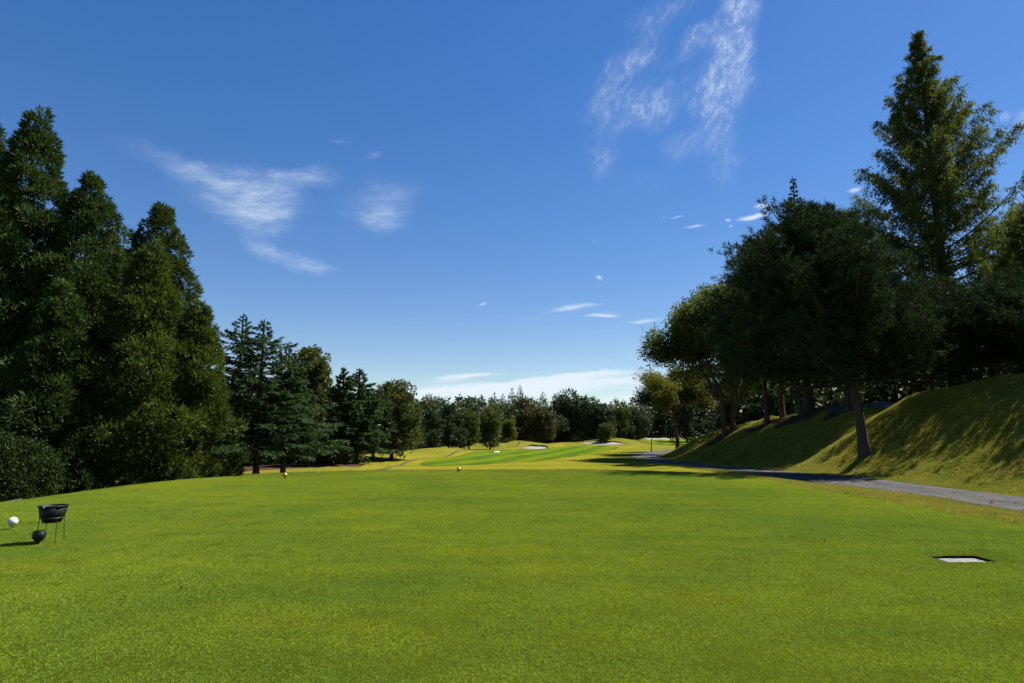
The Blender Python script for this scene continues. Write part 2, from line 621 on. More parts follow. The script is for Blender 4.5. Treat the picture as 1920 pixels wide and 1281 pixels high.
# under the tee sheet the ground lies a hand lower, so the two never share a plane
GZ2 = GZ - 0.10 * sstep(0.25, 0.9, -tee_sdf(GX, GY))
gme = mesh_np('ground', np.stack([GX, GY, GZ2], -1).reshape(-1, 3), Fg, smooth=True)


def litter(x, y):
    """bare leaf-strewn soil under the woods"""
    l = np.zeros_like(x)
    edge_x = np.interp(y, [0, 18, 27, 30, 33, 36, 41, 44, 48, 54, 70, 90, 105, 125, 150, 170, 200], [-12.3, -12.4, -12.3, -12.2, -12.6, -16.5, -16.5, -12.2, -12.4, -14.6, -15.5, -18, -18, -15, -8, -2, 5])
    l = np.maximum(l, sstep(-.8, .8, edge_x - x))
    back_y = np.interp(x, [-40, -15, 0, 12, 25, 40, 60, 90], [122, 128, 150, 172, 178, 196, 210, 215])
    l = np.maximum(l, sstep(-2, 2, y - back_y))
    # the crest of the bank under the pines
    l = np.maximum(l, 0.85 * sstep(0, 5, x - 27) * sstep(140, 90, y))
    # mulch rings
    for (mx, my, r) in ((-12.3, 31.3, 1.6), (-11.4, 32.2, 1.1), (-12.0, 46.5, 2.6), (-11.4, 47.6, 1.8), (17.35, 31.05, .5), (20.8, 62.2, 1.7), (23.6, 44.2, 1.6), (22.3, 48.4, 2.0), (21.9, 54.3, 1.9), (22.6, 51, 1.5)):
        l = np.maximum(l, sstep(r * 1.2, r * .8, np.hypot((x - mx), (y - my))))
    return l


for nm, val in (('litter', litter(GX, GY)), ('far', sstep(240, 320, np.hypot(GX, GY)))):
    a = gme.attributes.new(nm, 'FLOAT', 'POINT')
    a.data.foreach_set('value', val.ravel().astype(np.float32))
ground = link('ground', gme, M_ROUGH)
tag(ground, kind='structure')


def drape_poly(name, poly, step, off, mat, hole=None, zfun=None):
    """A sheet that follows the ground inside a closed outline (world x, y): grid cells clipped softly by moving the rim vertices."""
    import bmesh
    bm = bmesh.new()
    P = np.array(poly)
    x0, y0 = P.min(0)
    x1, y1 = P.max(0)
    vs = [bm.verts.new((p[0], p[1], 0)) for p in poly]
    f = bm.faces.new(vs)
    for k in np.arange(math.floor(x0 / step) * step + step / 2, x1, step):
        bmesh.ops.bisect_plane(bm, geom=bm.verts[:] + bm.edges[:] + bm.faces[:], plane_co=(k, 0, 0), plane_no=(1, 0, 0))
    for k in np.arange(math.floor(y0 / step) * step + step / 2, y1, step):
        bmesh.ops.bisect_plane(bm, geom=bm.verts[:] + bm.edges[:] + bm.faces[:], plane_co=(0, k, 0), plane_no=(0, 1, 0))
    if hole:
        for ax_ in (0, 1):
            for k in (hole[ax_], hole[ax_ + 2]):
                no = (1, 0, 0) if ax_ == 0 else (0, 1, 0)
                bmesh.ops.bisect_plane(bm, geom=bm.verts[:] + bm.edges[:] + bm.faces[:], plane_co=(k * no[0], k * no[1], 0), plane_no=no)
        dead = [f_ for f_ in bm.faces if hole[0] < f_.calc_center_median().x < hole[2] and hole[1] < f_.calc_center_median().y < hole[3]]
        bmesh.ops.delete(bm, geom=dead, context='FACES')
    co = np.array([v.co[:] for v in bm.verts])
    z = (zfun or H)(co[:, 0], co[:, 1]) + off
    for v, q in zip(bm.verts, z):
        v.co.z = q
    bmesh.ops.recalc_face_normals(bm, faces=bm.faces[:])
    me = bpy.data.meshes.new(name)
    bm.to_mesh(me)
    bm.free()
    if me.polygons and sum(p.normal.z for p in me.polygons) < 0:
        me.flip_normals()
    for p in me.polygons:
        p.use_smooth = True
    return link(name, me, mat)


def smooth_loop(pts, n=8):
    """closed Catmull-Rom"""
    P = [np.array(p, float) for p in pts]
    out = []
    m = len(P)
    for i in range(m):
        a, b, c, d = P[i - 1], P[i], P[(i + 1) % m], P[(i + 2) % m]
        for k in range(n):
            t = k / n
            out.append(0.5 * ((2 * b) + (-a + c) * t + (2 * a - 5 * b + 4 * c - d) * t * t + (-a + 3 * b - 3 * c + d) * t ** 3))
    return out


def smooth_open(pts, n=8):
    P = [np.array(p, float) for p in pts]
    P = [2 * P[0] - P[1]] + P + [2 * P[-1] - P[-2]]
    out = []
    for i in range(1, len(P) - 2):
        a, b, c, d = P[i - 1], P[i], P[i + 1], P[i + 2]
        for k in range(n):
            t = k / n
            out.append(0.5 * ((2 * b) + (-a + c) * t + (2 * a - 5 * b + 4 * c - d) * t * t + (-a + 3 * b - 3 * c + d) * t ** 3))
    out.append(P[-2])
    return np.array(out)


# tee: a fine sheet inside the mown edge
x0, x1, y0, y1, rr = TEE
pts = []
for (cx, cy2, a0) in ((x1 - rr, y1 - rr, 0), (x0 + rr, y1 - rr, 90), (x0 + rr, y0 + rr, 180), (x1 - rr, y0 + rr, 270)):
    for k in range(0, 91, 6):
        w = 1 + 0.006 * math.sin(k * .7 + a0)
        pts.append((cx + (rr + .15) * w * math.cos(R(a0 + k)), cy2 + (rr + .15) * w * math.sin(R(a0 + k))))
PLATE = (5.18, 7.72, 5.76, 8.10)
tee = drape_poly('tee_ground', pts, 0.5, 0.012, M_TEE, hole=PLATE)
tag(tee, kind='structure')


def strip(name, cl, half, off, mat, n=6, wob=0.0, cross=5, seed=0):
    c = smooth_open(cl, n)
    d = np.gradient(c, axis=0)
    d /= np.linalg.norm(d, axis=1, keepdims=True)
    nrm = np.stack([d[:, 1], -d[:, 0]], 1)
    rg = np.random.default_rng(seed)
    V, Fq = [], []
    m = cross
    wl_ = np.convolve(rg.normal(0, 1, len(c) + 4), np.ones(5) / 5, 'valid') * wob
    wr_ = np.convolve(rg.normal(0, 1, len(c) + 4), np.ones(5) / 5, 'valid') * wob
    for i in range(len(c)):
        for j in range(m):
            t = j / (m - 1) * 2 - 1
            w = half + (wl_[i] if t < 0 else wr_[i])
            p = c[i] + nrm[i] * t * w
            V.append((p[0], p[1], 0.0))
    V = np.array(V)
    V[:, 2] = H(V[:, 0], V[:, 1]) + off
    for i in range(len(c) - 1):
        for j in range(m - 1):
            a = i * m + j
            Fq.append((a, a + 1, a + m + 1, a + m))
    me = mesh_np(name, V, Fq, smooth=True)
    if me.polygons[0].normal.z < 0:
        me.flip_normals()
    return link(name, me, mat)


PATH = [(13.3, -12), (13.25, 0), (13.2, 12), (13.2, 24), (13.25, 36), (13.3, 48), (13.5, 58), (14.6, 68), (16.6, 78), (19.6, 89), (24.5, 101), (32, 112), (42, 120)]
tag(strip('cart_path', PATH, 1.6, 0.03, M_PATH, n=14, wob=0.10, cross=9, seed=3), kind='structure')
PATH2 = [(-8.1, 35), (-8.3, 41), (-8.9, 49), (-9.2, 56), (-8.6, 64), (-7.4, 74), (-6.2, 88), (-5.0, 100), (-2.5, 112), (0.3, 121), (1.6, 129), (1.5, 136)]
tag(strip('fairway_path', PATH2, 0.20, 0.05, simple('worn_track', (0.075, 0.070, 0.035), .95, .02, 0, .3, 3), n=10, wob=0.03, cross=5, seed=4), kind='structure')
PATH3 = [(26.5, 20), (25.2, 30), (24.2, 38), (24.0, 46), (25.5, 54), (29, 62), (36, 70)]
tag(strip('crest_path', PATH3, 0.8, 0.03, M_PATH, n=10, wob=0.06, cross=7, seed=5), kind='structure')


def on_ground(u, v):
    """first meeting of a photo ray with the ground: used once to lay out areas in world metres"""
    d = ray(u, v)
    ts = np.concatenate([np.arange(2, 60, .1), np.arange(60, 320, .4)])
    px, py, pz = d.x * ts, d.y * ts, EYE + d.z * ts
    h = H(px, py)
    k = np.argmax(pz < h)
    if not (pz < h).any():
        k = len(ts) - 1
    return (px[k], py[k])


M_SEMI = turf_mat('first_cut_turf', 'semi', 0.70)
SEMI = [(-9.5, 30.5), (-10.2, 38), (-10.5, 46), (-11.0, 56), (-11.0, 66), (-9.4, 78), (-7.4, 92), (-6.0, 104), (-2, 116), (6, 126), (14, 141), (20, 146), (27, 140), (24, 122), (17.5, 98), (12.4, 78), (10.6, 62), (10.4, 48), (10.3, 38), (8.8, 30.0), (5, 29.0), (-3, 28.9)]
tag(drape_poly('first_cut', smooth_loop(SEMI, 5), 1.0, 0.035, M_SEMI), kind='structure')
FAIRWAY = [(-7.1, 51), (-8.0, 58), (-7.2, 68), (-5.4, 78), (-4.4, 92), (-2.6, 104), (1.5, 112), (7, 119), (13, 134), (19, 140), (21.5, 134), (20, 120), (15.5, 104), (10.5, 86), (6.0, 70), (2.2, 59), (-1.5, 52), (-4.6, 49)]
tag(drape_poly('fairway', smooth_loop(FAIRWAY, 5), 1.0, 0.06, M_FAIR), kind='structure')
GREEN = [(30, 158), (36, 150), (44, 152), (52, 160), (54, 172), (46, 178), (37, 174), (31, 167)]
tag(drape_poly('putting_green', smooth_loop(GREEN, 5), 1.0, 0.06, M_FAIR), kind='structure')


def bunker(cx, cy2, rx, ry, rot, seed, label):
    rg = np.random.default_rng(seed)
    pts = []
    for k in range(14):
        a = 2 * math.pi * k / 14
        r = 1 + rg.normal(0, .13)
        dx, dy = rx * r * math.cos(a), ry * r * math.sin(a)
        pts.append((cx + dx * math.cos(rot) - dy * math.sin(rot), cy2 + dx * math.sin(rot) + dy * math.cos(rot)))
    root = empty('sand_bunker', (cx, cy2, Hs(cx, cy2)))
    tag(root, label, 'bunker', 'sand bunkers along the hole')
    loop = smooth_loop(pts, 6)

    def zf(x, y):
        d = np.hypot((x - cx) / rx, (y - cy2) / ry)
        return H(x, y) + 0.02
    o = drape_poly('sand', loop, 0.8, 0.06, M_SAND, zfun=zf)
    # raised turf lip along the far rim
    V, Fq = [], []
    n = len(loop)
    sec = ((-0.10, 0.02), (-0.16, 0.26), (0.25, 0.36), (0.95, 0.03))
    for p in loop:
        d = np.array(p) - (cx, cy2)
        back = max(0.0, min(1.0, 0.35 + d[1] / ry))
        u = d / max(1e-6, np.linalg.norm(d))
        for (o_, h_) in sec:
            q = p + u * o_
            V.append((q[0], q[1], Hs(q[0], q[1]) + 0.04 + h_ * back))
    k = len(sec)
    for i in range(n):
        for j in range(k - 1):
            a, b = i * k + j, ((i + 1) % n) * k + j
            Fq.append((a, b, b + 1, a + 1))
    l = link('turf_lip', mesh_np('turf_lip', V, Fq, smooth=True), M_ROUGH)
    for q in (o, l):
        q.parent = root
        q.matrix_parent_inverse = Matrix.Translation(root.location).inverted()
    return root


bunker(4.2, 115.5, 2.2, 2.6, 0.0, 1, 'small pale sand bunker at the foot of the middle mound')
bunker(21.5, 149.5, 5.2, 3.4, -0.1, 2, 'wide pale sand bunker below the grassy ridge right of the fairway')
bunker(42, 182, 4.6, 4.0, 0, 3, 'sand bunker by the far green, left of the slim yellowish tree')
bunker(55, 187, 4.0, 3.5, 0, 4, 'farthest sand bunker, high on the slope behind the slim yellowish tree')

# ------------------------------------------------------------------ foliage tools
def nrm(a):
    return a / np.maximum(np.linalg.norm(a, axis=-1, keepdims=True), 1e-9)


class Crown:
    def __init__(self, seed):
        self.rg = np.random.default_rng(seed)
        self.P, self.D, self.S, self.L, self.Wd, self.T = [], [], [], [], [], []

    def add(self, P, D, L, Wd, tint, S=None):
        n = len(P)
        D = nrm(D)
        if S is None:
            S = nrm(np.cross(D, self.rg.normal(size=(n, 3))))
        self.P.append(P)
        self.D.append(D)
        self.S.append(S)
        self.L.append(np.broadcast_to(L, (n,)))
        self.Wd.append(np.broadcast_to(Wd, (n,)))
        self.T.append(np.broadcast_to(tint, (n,)))

    def mesh(self, name):
        P, D, S = (np.concatenate(q) for q in (self.P, self.D, self.S))
        L, Wd, T = (np.concatenate(q) for q in (self.L, self.Wd, self.T))
        n = len(P)
        V = np.empty((n, 3, 3), np.float32)
        # a pointed blade, its broad part a little out from the twig
        base = P + D * (L * self.rg.uniform(0, .35, n))[:, None]
        V[:, 0] = base + S * (Wd * .5)[:, None]
        V[:, 1] = P + D * (L * 1.1)[:, None]
        V[:, 2] = base - S * (Wd * .5)[:, None]
        return mesh_np(name, V.reshape(-1, 3), np.arange(n * 3).reshape(n, 3), T)


class Tubes:
    def __init__(self, sides=7):
        self.V, self.F, self.n, self.k = [], [], 0, sides

    def add(self, pts, rad, k=None):
        pts = np.asarray(pts, float)
        rad = np.asarray(rad, float)
        d = np.gradient(pts, axis=0)
        d = nrm(d)
        ref = np.array([0.31, 0.95, 0.05])
        a = nrm(np.cross(d, ref))
        b = np.cross(d, a)
        k = k or (self.k if len(pts) > 3 else 3)
        th = np.arange(k) / k * 2 * math.pi
        ring = pts[:, None] + rad[:, None, None] * (np.cos(th)[None, :, None] * a[:, None] + np.sin(th)[None, :, None] * b[:, None])
        m = len(pts)
        self.V.append(ring.reshape(-1, 3))
        i = np.arange(m - 1)[:, None] * k
        j = np.arange(k)[None, :]
        j2 = (j + 1) % k
        f = np.stack([i + j, i + j2, i + k + j2, i + k + j], -1).reshape(-1, 4) + self.n
        self.F.append(f)
        self.n += m * k

    def mesh(self, name):
        return mesh_np(name, np.concatenate(self.V), np.concatenate(self.F), smooth=True)


def rand_dir(rg, n):
    return nrm(rg.normal(size=(n, 3)))


def trunk_pts(rg, h, lean=(0, 0), wob=0.15, n=12):
    z = np.linspace(-0.25, h, n)
    t = np.clip(z / h, 0, 1)
    w = np.cumsum(rg.normal(0, wob / n, (n, 2)), 0) * (h / 6)
    w -= w[0]
    return np.stack([lean[0] * t ** 1.1 * h + w[:, 0], lean[1] * t * h + w[:, 1], z], 1)


def flare(t, r0, r1, p=0.9):
    return r1 + (r0 - r1) * (1 - t) ** p + r0 * 0.45 * np.exp(-t * 26)


# ---- Japanese cedar: tight cone of rounded tufts --------------------------------
def make_sugi(h, r, seed, ncl=1000, nb=44, blade=(.15, .28), low=0.02, sharp=0.8):
    rg = np.random.default_rng(seed)
    cr, tb = Crown(seed + 1), Tubes(8)
    tp = trunk_pts(rg, h * .97, wob=.12)
    t = np.linspace(0, 1, len(tp))
    tb.add(tp, flare(t, .014 * h + .06, .015))
    # low-frequency lumps of the outline
    ph = rg.uniform(0, 6.28, 8)
    n = ncl
    tt = 1 - rg.random(n) ** 0.62 * (1 - low)
    tt = np.clip(tt, low, .995)
    az = rg.uniform(0, 2 * math.pi, n)
    prof = (1 - tt) ** sharp * (1 - .35 * np.exp(-(tt / .05) ** 2)) + .02
    lump = 1 + .13 * np.sin(3 * az + ph[0] + 9 * tt) + .12 * np.sin(2 * az + ph[1] - 23 * tt) + .10 * np.sin(5 * az + 41 * tt + ph[2])
    layer = 1 + .14 * np.sin(tt * h * 2.6 + 2 * np.sin(az + ph[3]))
    depth = np.where(rg.random(n) < .60, rg.uniform(.84, 1.08, n), rg.uniform(.15, .84, n))
    rad = r * prof * lump * layer * depth
    ctr = np.stack([rad * np.cos(az), rad * np.sin(az), tt * h - .10 * rad + rg.normal(0, .12, n)], 1)
    tri = np.interp(tt, t, np.arange(len(t)))
    ctr[:, :2] += np.stack([np.interp(tt, t, tp[:, 0]), np.interp(tt, t, tp[:, 1])], 1)
    size = (.28 + .36 * (1 - tt)) * rg.uniform(.7, 1.25, n) * (h / 16) ** .3
    tint = rg.random(n)
    outd = np.stack([np.cos(az), np.sin(az), np.full(n, .55)], 1)
    # each tuft: fingers fanning out from a short stub
    idx = np.repeat(np.arange(n), nb)
    N = len(idx)
    d = nrm(outd[idx] * .9 + rand_dir(rg, N) * 1.05)
    base = ctr[idx] + d * (size[idx] * rg.uniform(.5, .95, N))[:, None]
    L = rg.uniform(blade[0], blade[1], N)
    dd = nrm(d + rand_dir(rg, N) * .38 + np.array([0, 0, .18]))
    cr.add(base, dd, L, L * rg.uniform(.25, .40, N), np.clip(tint[idx] + rg.normal(0, .10, N), 0, 1))
    # leader at the very top
    m = 60
    z = h - rg.random(m) ** 1.2 * .9
    cr.add(np.stack([rg.normal(0, .04, m) + tp[-1, 0], rg.normal(0, .04, m) + tp[-1, 1], z], 1), nrm(rand_dir(rg, m) * .7 + np.array([0, 0, .9])), .26, .06, .5)
    for k in range(0, n, max(1, n // 90)):
        c = ctr[k]
        z0 = min(h * .96, max(.3, c[2] - .25 * math.hypot(c[0], c[1])))
        p0 = np.array([np.interp(z0, tp[:, 2], tp[:, 0]), np.interp(z0, tp[:, 2], tp[:, 1]), z0])
        tb.add(np.array([p0, p0 * .5 + c * .5 - (0, 0, .05), c]), [.05, .035, .015])
    return tb.mesh('trunk'), cr.mesh('crown')


# ---- deodar: tiers of long level boughs with drooping tips ------------------------
def make_deodar(h, r, seed, nbr=130, low=.16, twigs=34, needle=.15, nb=12, up=.12, bare=0.0, power=.78):
    rg = np.random.default_rng(seed)
    cr, tb = Crown(seed + 1), Tubes(7)
    tp = trunk_pts(rg, h, wob=.10, n=14)
    t = np.linspace(0, 1, len(tp))
    tb.add(tp, flare(t, .017 * h + .03, .010))
    for i in range(nbr):
        q = (i + rg.random()) / nbr
        tt = low + (.985 - low) * q ** 1.12
        az = i * 2.39996 + rg.normal(0, .3)
        Lb = r * ((1 - tt) / (1 - low)) ** power * min(1.0, .35 + (1 - tt) * 4.0) * (rg.uniform(.5, .95) if rg.random() < .7 else rg.uniform(.95, 1.3)) + .05
        z0 = tt * h
        p0 = np.array([np.interp(z0, tp[:, 2], tp[:, 0]), np.interp(z0, tp[:, 2], tp[:, 1]), z0])
        s = np.linspace(0, 1, 8)
        rise = up + .75 * max(0, tt - .5) + rg.normal(0, .07)
        zz = Lb * (rise * s - .30 * s ** 2 * (1 - tt * .6) + .12 * s ** 4)
        azs = az + rg.normal(0, .12) * s
        pts = p0 + np.stack([Lb * s * np.cos(azs), Lb * s * np.sin(azs), zz], 1)
        rb = max(.008, .010 * Lb + .005)
        tb.add(pts, rb * (1 - .85 * s))
        nt = max(5, int(twigs * (Lb / r) ** .9 + 3))
        sp = rg.uniform(max(.10, bare), 1.0, nt) ** .75
        c = np.stack([np.interp(sp, s, pts[:, k]) for k in range(3)], 1)
        od = np.array([math.cos(az), math.sin(az), 0])
        sd_ = np.array([-math.sin(az), math.cos(az), 0])
        side = np.where(rg.random(nt) < .5, 1.0, -1.0)
        tw = (.10 + .42 * (1 - sp)) * Lb * rg.uniform(.4, .8, nt) + .05
        td = nrm(od * rg.uniform(.6, 1.1, (nt, 1)) + sd_ * (side * rg.uniform(.2, .9, nt))[:, None] + np.stack([np.zeros(nt), np.zeros(nt), rg.normal(-.06, .10, nt)], 1))
        idx = np.repeat(np.arange(nt), nb)
        N = len(idx)
        f = rg.random(N)
        base = c[idx] + td[idx] * (tw[idx] * f)[:, None] + np.stack([np.zeros(N), np.zeros(N), -.22 * tw[idx] * f ** 2], 1)
        d = nrm(td[idx] * 1.0 + rand_dir(rg, N) * .6 + np.array([0, 0, .10]))
        Ln = needle * rg.uniform(.7, 1.4, N) * (.55 + .45 * min(1, Lb / (.35 * r)))
        S = nrm(np.cross(d, np.array([0, 0, 1.0]) + rg.normal(0, .35, (N, 3))))
        cr.add(base, d, Ln, Ln * rg.uniform(.30, .5, N), np.clip(rg.random() * .6 + rg.random(nt)[idx] * .4, 0, 1), S)
        m = 16
        zz_ = z0 + rg.uniform(-.25, .25, m)
        pb_ = np.stack([np.interp(zz_, tp[:, 2], tp[:, k]) for k in range(3)], 1)
        cr.add(pb_, nrm(od * .8 + rand_dir(rg, m) * .8), needle * 1.2 * (1.25 - tt), needle * .42, rg.random())
        m = 10
        f = rg.uniform(.8, 1.0, m)
        cr.add(np.stack([np.interp(f, s, pts[:, k]) for k in range(3)], 1), nrm(od * 1.1 + rand_dir(rg, m) * .45), needle * .9, needle * .22, .4)
    return tb.mesh('trunk'), cr.mesh('crown')


# ---- pine: limbs that turn up, needle brushes at the ends ------------------------
def make_pine(h, r, seed, low=.22, nlimb=46, tuft=26, needles=13, needle=.2, lean=(0, 0), r0=None, shape=1.0, topspread=.55, side=None, nw=.16):
    rg = np.random.default_rng(seed)
    cr, tb = Crown(seed + 1), Tubes(8)
    tp = trunk_pts(rg, h * .95, lean, wob=.22, n=14)
    t = np.linspace(0, 1, len(tp))
    tb.add(tp, flare(t, r0 or (.011 * h + .03), .03))
    for i in range(nlimb):
        q = (i + rg.random()) / nlimb
        tt = low + (1 - low) * q
        az = i * 2.39996 + rg.normal(0, .4)
        prof = math.sin(math.pi * min(1, (.18 + .82 * (1 - q)) ** shape * .62 + .04)) ** .8
        Lb = r * (prof * (1 - topspread * .3) + topspread * .3) * rg.uniform(.6, 1.15)
        Lb *= 1 - .72 * max(0, q - .4) / .6
        if side is not None:
            Lb *= 1 + .35 * math.cos(az - side)
        z0 = tt * h * .95
        p0 = np.array([np.interp(z0, tp[:, 2], tp[:, k]) for k in range(3)])
        s = np.linspace(0, 1, 7)
        rise = rg.uniform(.05, .45) + .55 * q
        azs = az + rg.normal(0, .25) * s
        pts = p0 + np.stack([Lb * s * np.cos(azs), Lb * s * np.sin(azs), Lb * (rise * s - .25 * (1 - q) * s * (1 - s) * 2 + .12 * s ** 2)], 1)
        rb = .014 * Lb + .012
        tb.add(pts, rb * (1 - .8 * s))
        nt = max(8, int(tuft * (Lb / r) + 4))
        sp = rg.uniform(.16, 1.0, nt) ** .75
        c0 = np.stack([np.interp(sp, s, pts[:, k]) for k in range(3)], 1)
        spread = (.46 - .30 * sp) * Lb + .14
        off = rand_dir(rg, nt) * np.array([1, 1, .45]) * (spread * rg.uniform(.3, 1.0, nt))[:, None]
        c = c0 + off + np.array([0, 0, .06])
        od = np.array([math.cos(az), math.sin(az), 0])
        td = nrm(od * .5 + nrm(off) * .5 + np.array([0, 0, .75]) + rand_dir(rg, nt) * .35)
        for k in range(0, nt, 3):
            tb_pts = np.array([c0[k], c0[k] * .4 + c[k] * .6 - (0, 0, .04), c[k]])
            tb.add(tb_pts, [.016, .012, .006])
        idx = np.repeat(np.arange(nt), needles)
        N = len(idx)
        f = rg.uniform(-.14, .16, N)
        d = nrm(td[idx] * .75 + rand_dir(rg, N) * .95)
        Ln = needle * rg.uniform(.75, 1.25, N)
        cr.add(c[idx] + td[idx] * f[:, None], d, Ln, Ln * rg.uniform(nw * .8, nw * 1.3, N), np.clip(rg.random(nt)[idx] * .9 + rg.normal(0, .08, N), 0, 1))
    # candles at the top
    for k in range(9):
        p = tp[-1] + np.array([rg.normal(0, .35), rg.normal(0, .35), rg.uniform(-.7, .05 * h)])
        tb.add(np.array([tp[-2], (tp[-2] + p) / 2 + (0, 0, .05), p]), [.03, .02, .01])
        m = 46
        f = rg.random(m)
        base = tp[-2] + (p - tp[-2]) * (.35 + .65 * f)[:, None]
        cr.add(base, nrm(rand_dir(rg, m) + np.array([0, 0, .8])), needle * 1.15, needle * .22, .45)
    k = (h - needle * .6) / max(np.quantile(q_[:, 2], 1.0) for q_ in cr.P)
    for q_ in cr.P:
        q_[:, 2] *= k
    for q_ in tb.V:
        q_[:, 2] *= k
    return tb.mesh('trunk'), cr.mesh('crown')


# ---- dawn redwood: open cone, rising limbs, hanging feathery sprays ------------------
def make_redwood(h, r, seed, nbr=120, low=.12, leaf=.16, dens=1.0):
    rg = np.random.default_rng(seed)
    cr, tb = Crown(seed + 1), Tubes(8)
    tp = trunk_pts(rg, h, wob=.08, n=16)
    t = np.linspace(0, 1, len(tp))
    tb.add(tp, flare(t, .013 * h + .08, .015, .8))
    for i in range(nbr):
        q = (i + rg.random()) / nbr
        tt = low + (1 - low) * q ** .9
        az = i * 2.39996 + rg.normal(0, .35)
        prof = float(np.interp(1 - tt, [0, .06, .16, .28, .44, .62, .8, 1], [.02, .07, .20, .42, .74, .95, 1, 1]))
        Lb = r * prof * rg.uniform(.6, 1.15) + .12
        z0 = tt * h
        p0 = np.array([np.interp(z0, tp[:, 2], tp[:, k]) for k in range(3)])
        s = np.linspace(0, 1, 8)
        rise = .38 + .75 * tt + rg.normal(0, .08)
        azs = az + rg.normal(0, .18) * s
        pts = p0 + np.stack([Lb * s * np.cos(azs), Lb * s * np.sin(azs), Lb * (rise * s + .06 * s ** 2 - .10 * np.sin(s * 3.1))], 1)
        rb = .011 * Lb + .010
        tb.add(pts, rb * (1 - .85 * s))
        nt = int((13.5 * Lb + 2.5) * dens) + 1
        sp = rg.uniform(.16, 1.0, nt) ** .75
        c0 = np.stack([np.interp(sp, s, pts[:, k]) for k in range(3)], 1)
        sl = (.16 + .25 * (1 - sp)) * Lb ** .7 * rg.uniform(.5, 1.2, nt) + .15
        sdv = rand_dir(rg, nt) * np.array([1, 1, .35]) + np.array([math.cos(az), math.sin(az), .0]) * .5
        sdv = nrm(sdv)
        tip = c0 + sdv * sl[:, None] + np.stack([np.zeros(nt), np.zeros(nt), -.35 * sl], 1)
        for k in range(0, nt, 4):
            tb.add(np.array([c0[k], (c0[k] + tip[k]) / 2 + (0, 0, .05), tip[k]]), [.014, .010, .005])
        nb = 17
        idx = np.repeat(np.arange(nt), nb)
        N = len(idx)
        f = rg.uniform(.1, 1.05, N)
        base = c0[idx] + (tip - c0)[idx] * f[:, None] + rg.normal(0, .09, (N, 3))
        d = nrm(rand_dir(rg, N) * .7 + np.array([0, 0, -.85]) + sdv[idx] * .35)
        Ln = leaf * rg.uniform(.7, 1.5, N)
        cr.add(base, d, Ln, Ln * rg.uniform(.30, .44, N), np.clip(rg.random(nt)[idx] + rg.normal(0, .1, N), 0, 1))
    return tb.mesh('trunk'), cr.mesh('crown')


# ---- broadleaf: forking limbs, leaf sprays round the twig ends -------------------------
def make_broad(h, r, seed, trunk_h=.28, forks=3, levels=4, nleaf=60, leaf=.16, lean=(0, 0), r0=None, spread=.55, flat=1.0, cl=.55, squash=(1, 1), gaps=.0, twin=False):
    rg = np.random.default_rng(seed)
    cr, tb = Crown(seed + 1), Tubes(7)
    tips = []
    r0 = r0 or (.018 * h + .05)

    def grow(p, d, L, rad, lv):
        n = 5
        pts = [p]
        dd = d.copy()
        for k in range(n):
            dd = nrm(dd + rg.normal(0, .13, 3) + np.array([0, 0, .05]))
            pts.append(pts[-1] + dd * L / n)
        pts = np.array(pts)
        s = np.linspace(0, 1, n + 1)
        tb.add(pts, rad * (1 - .42 * s) + (r0 * .45 * np.exp(-s * 9) if lv == levels else 0))
        if lv <= 3:
            for k in ((5,) if lv == 3 else (3, 5) if lv == 2 else (1, 3, 5)):
                tips.append(pts[k])
        if lv == 0:
            return
        m = forks + (1 if rg.random() < .45 else 0)
        a0 = rg.uniform(0, 6.28)
        for k in range(m):
            a = a0 + 2 * math.pi * k / m + rg.normal(0, .35)
            ax = nrm(np.cross(dd, np.array([math.cos(a), math.sin(a), .3])))
            sp_ = spread * rg.uniform(.6, 1.25)
            nd = nrm(dd * math.cos(sp_) + ax * math.sin(sp_))
            nd = nrm(nd * np.array([squash[0], squash[1], flat]))
            st = pts[-1] if k < 2 else pts[rg.integers(2, n)]
            grow(st, nd, L * rg.uniform(.62, .82), rad * rg.uniform(.5, .64), lv - 1)

    up = nrm(np.array([lean[0], lean[1], 1.0]))
    grow(np.array([0, 0, -.2]), up, h * trunk_h, r0, levels)
    if twin:
        grow(np.array([.28, .1, -.2]), nrm(np.array([lean[0] + .05, lean[1], 1.0])), h * trunk_h * 1.15, r0 * .75, levels)
    T = np.array(tips)
    zlo, zhi = T[:, 2].min(), T[:, 2].max()
    # bring to the asked height and spread
    sx = r / max(1e-3, np.quantile(np.hypot(T[:, 0] - T[:, 0].mean(), T[:, 1] - T[:, 1].mean()), .95))
    sz = (h - cl * .5) / zhi
    S = np.array([sx, sx, sz])
    T = T * S
    tb.V = [v * S for v in tb.V]
    n = len(T)
    tint = rg.random(n)
    keep = rg.random(n) >= gaps
    T, tint = T[keep], tint[keep]
    n = len(T)
    idx = np.repeat(np.arange(n), nleaf)
    N = len(idx)
    o = rand_dir(rg, N) * (cl * rg.random(N) ** .5)[:, None] * np.array([1.2, 1.2, .75])
    d = nrm(rand_dir(rg, N) + nrm(o) * .5 + np.array([0, 0, -.25]))
    Ln = leaf * rg.uniform(.65, 1.35, N)
    cr.add(T[idx] + o, d, Ln, Ln * rg.uniform(.5, .75, N), np.clip(tint[idx] * .8 + rg.normal(.1, .12, N), 0, 1))
    return tb.mesh('trunk'), cr.mesh('crown')


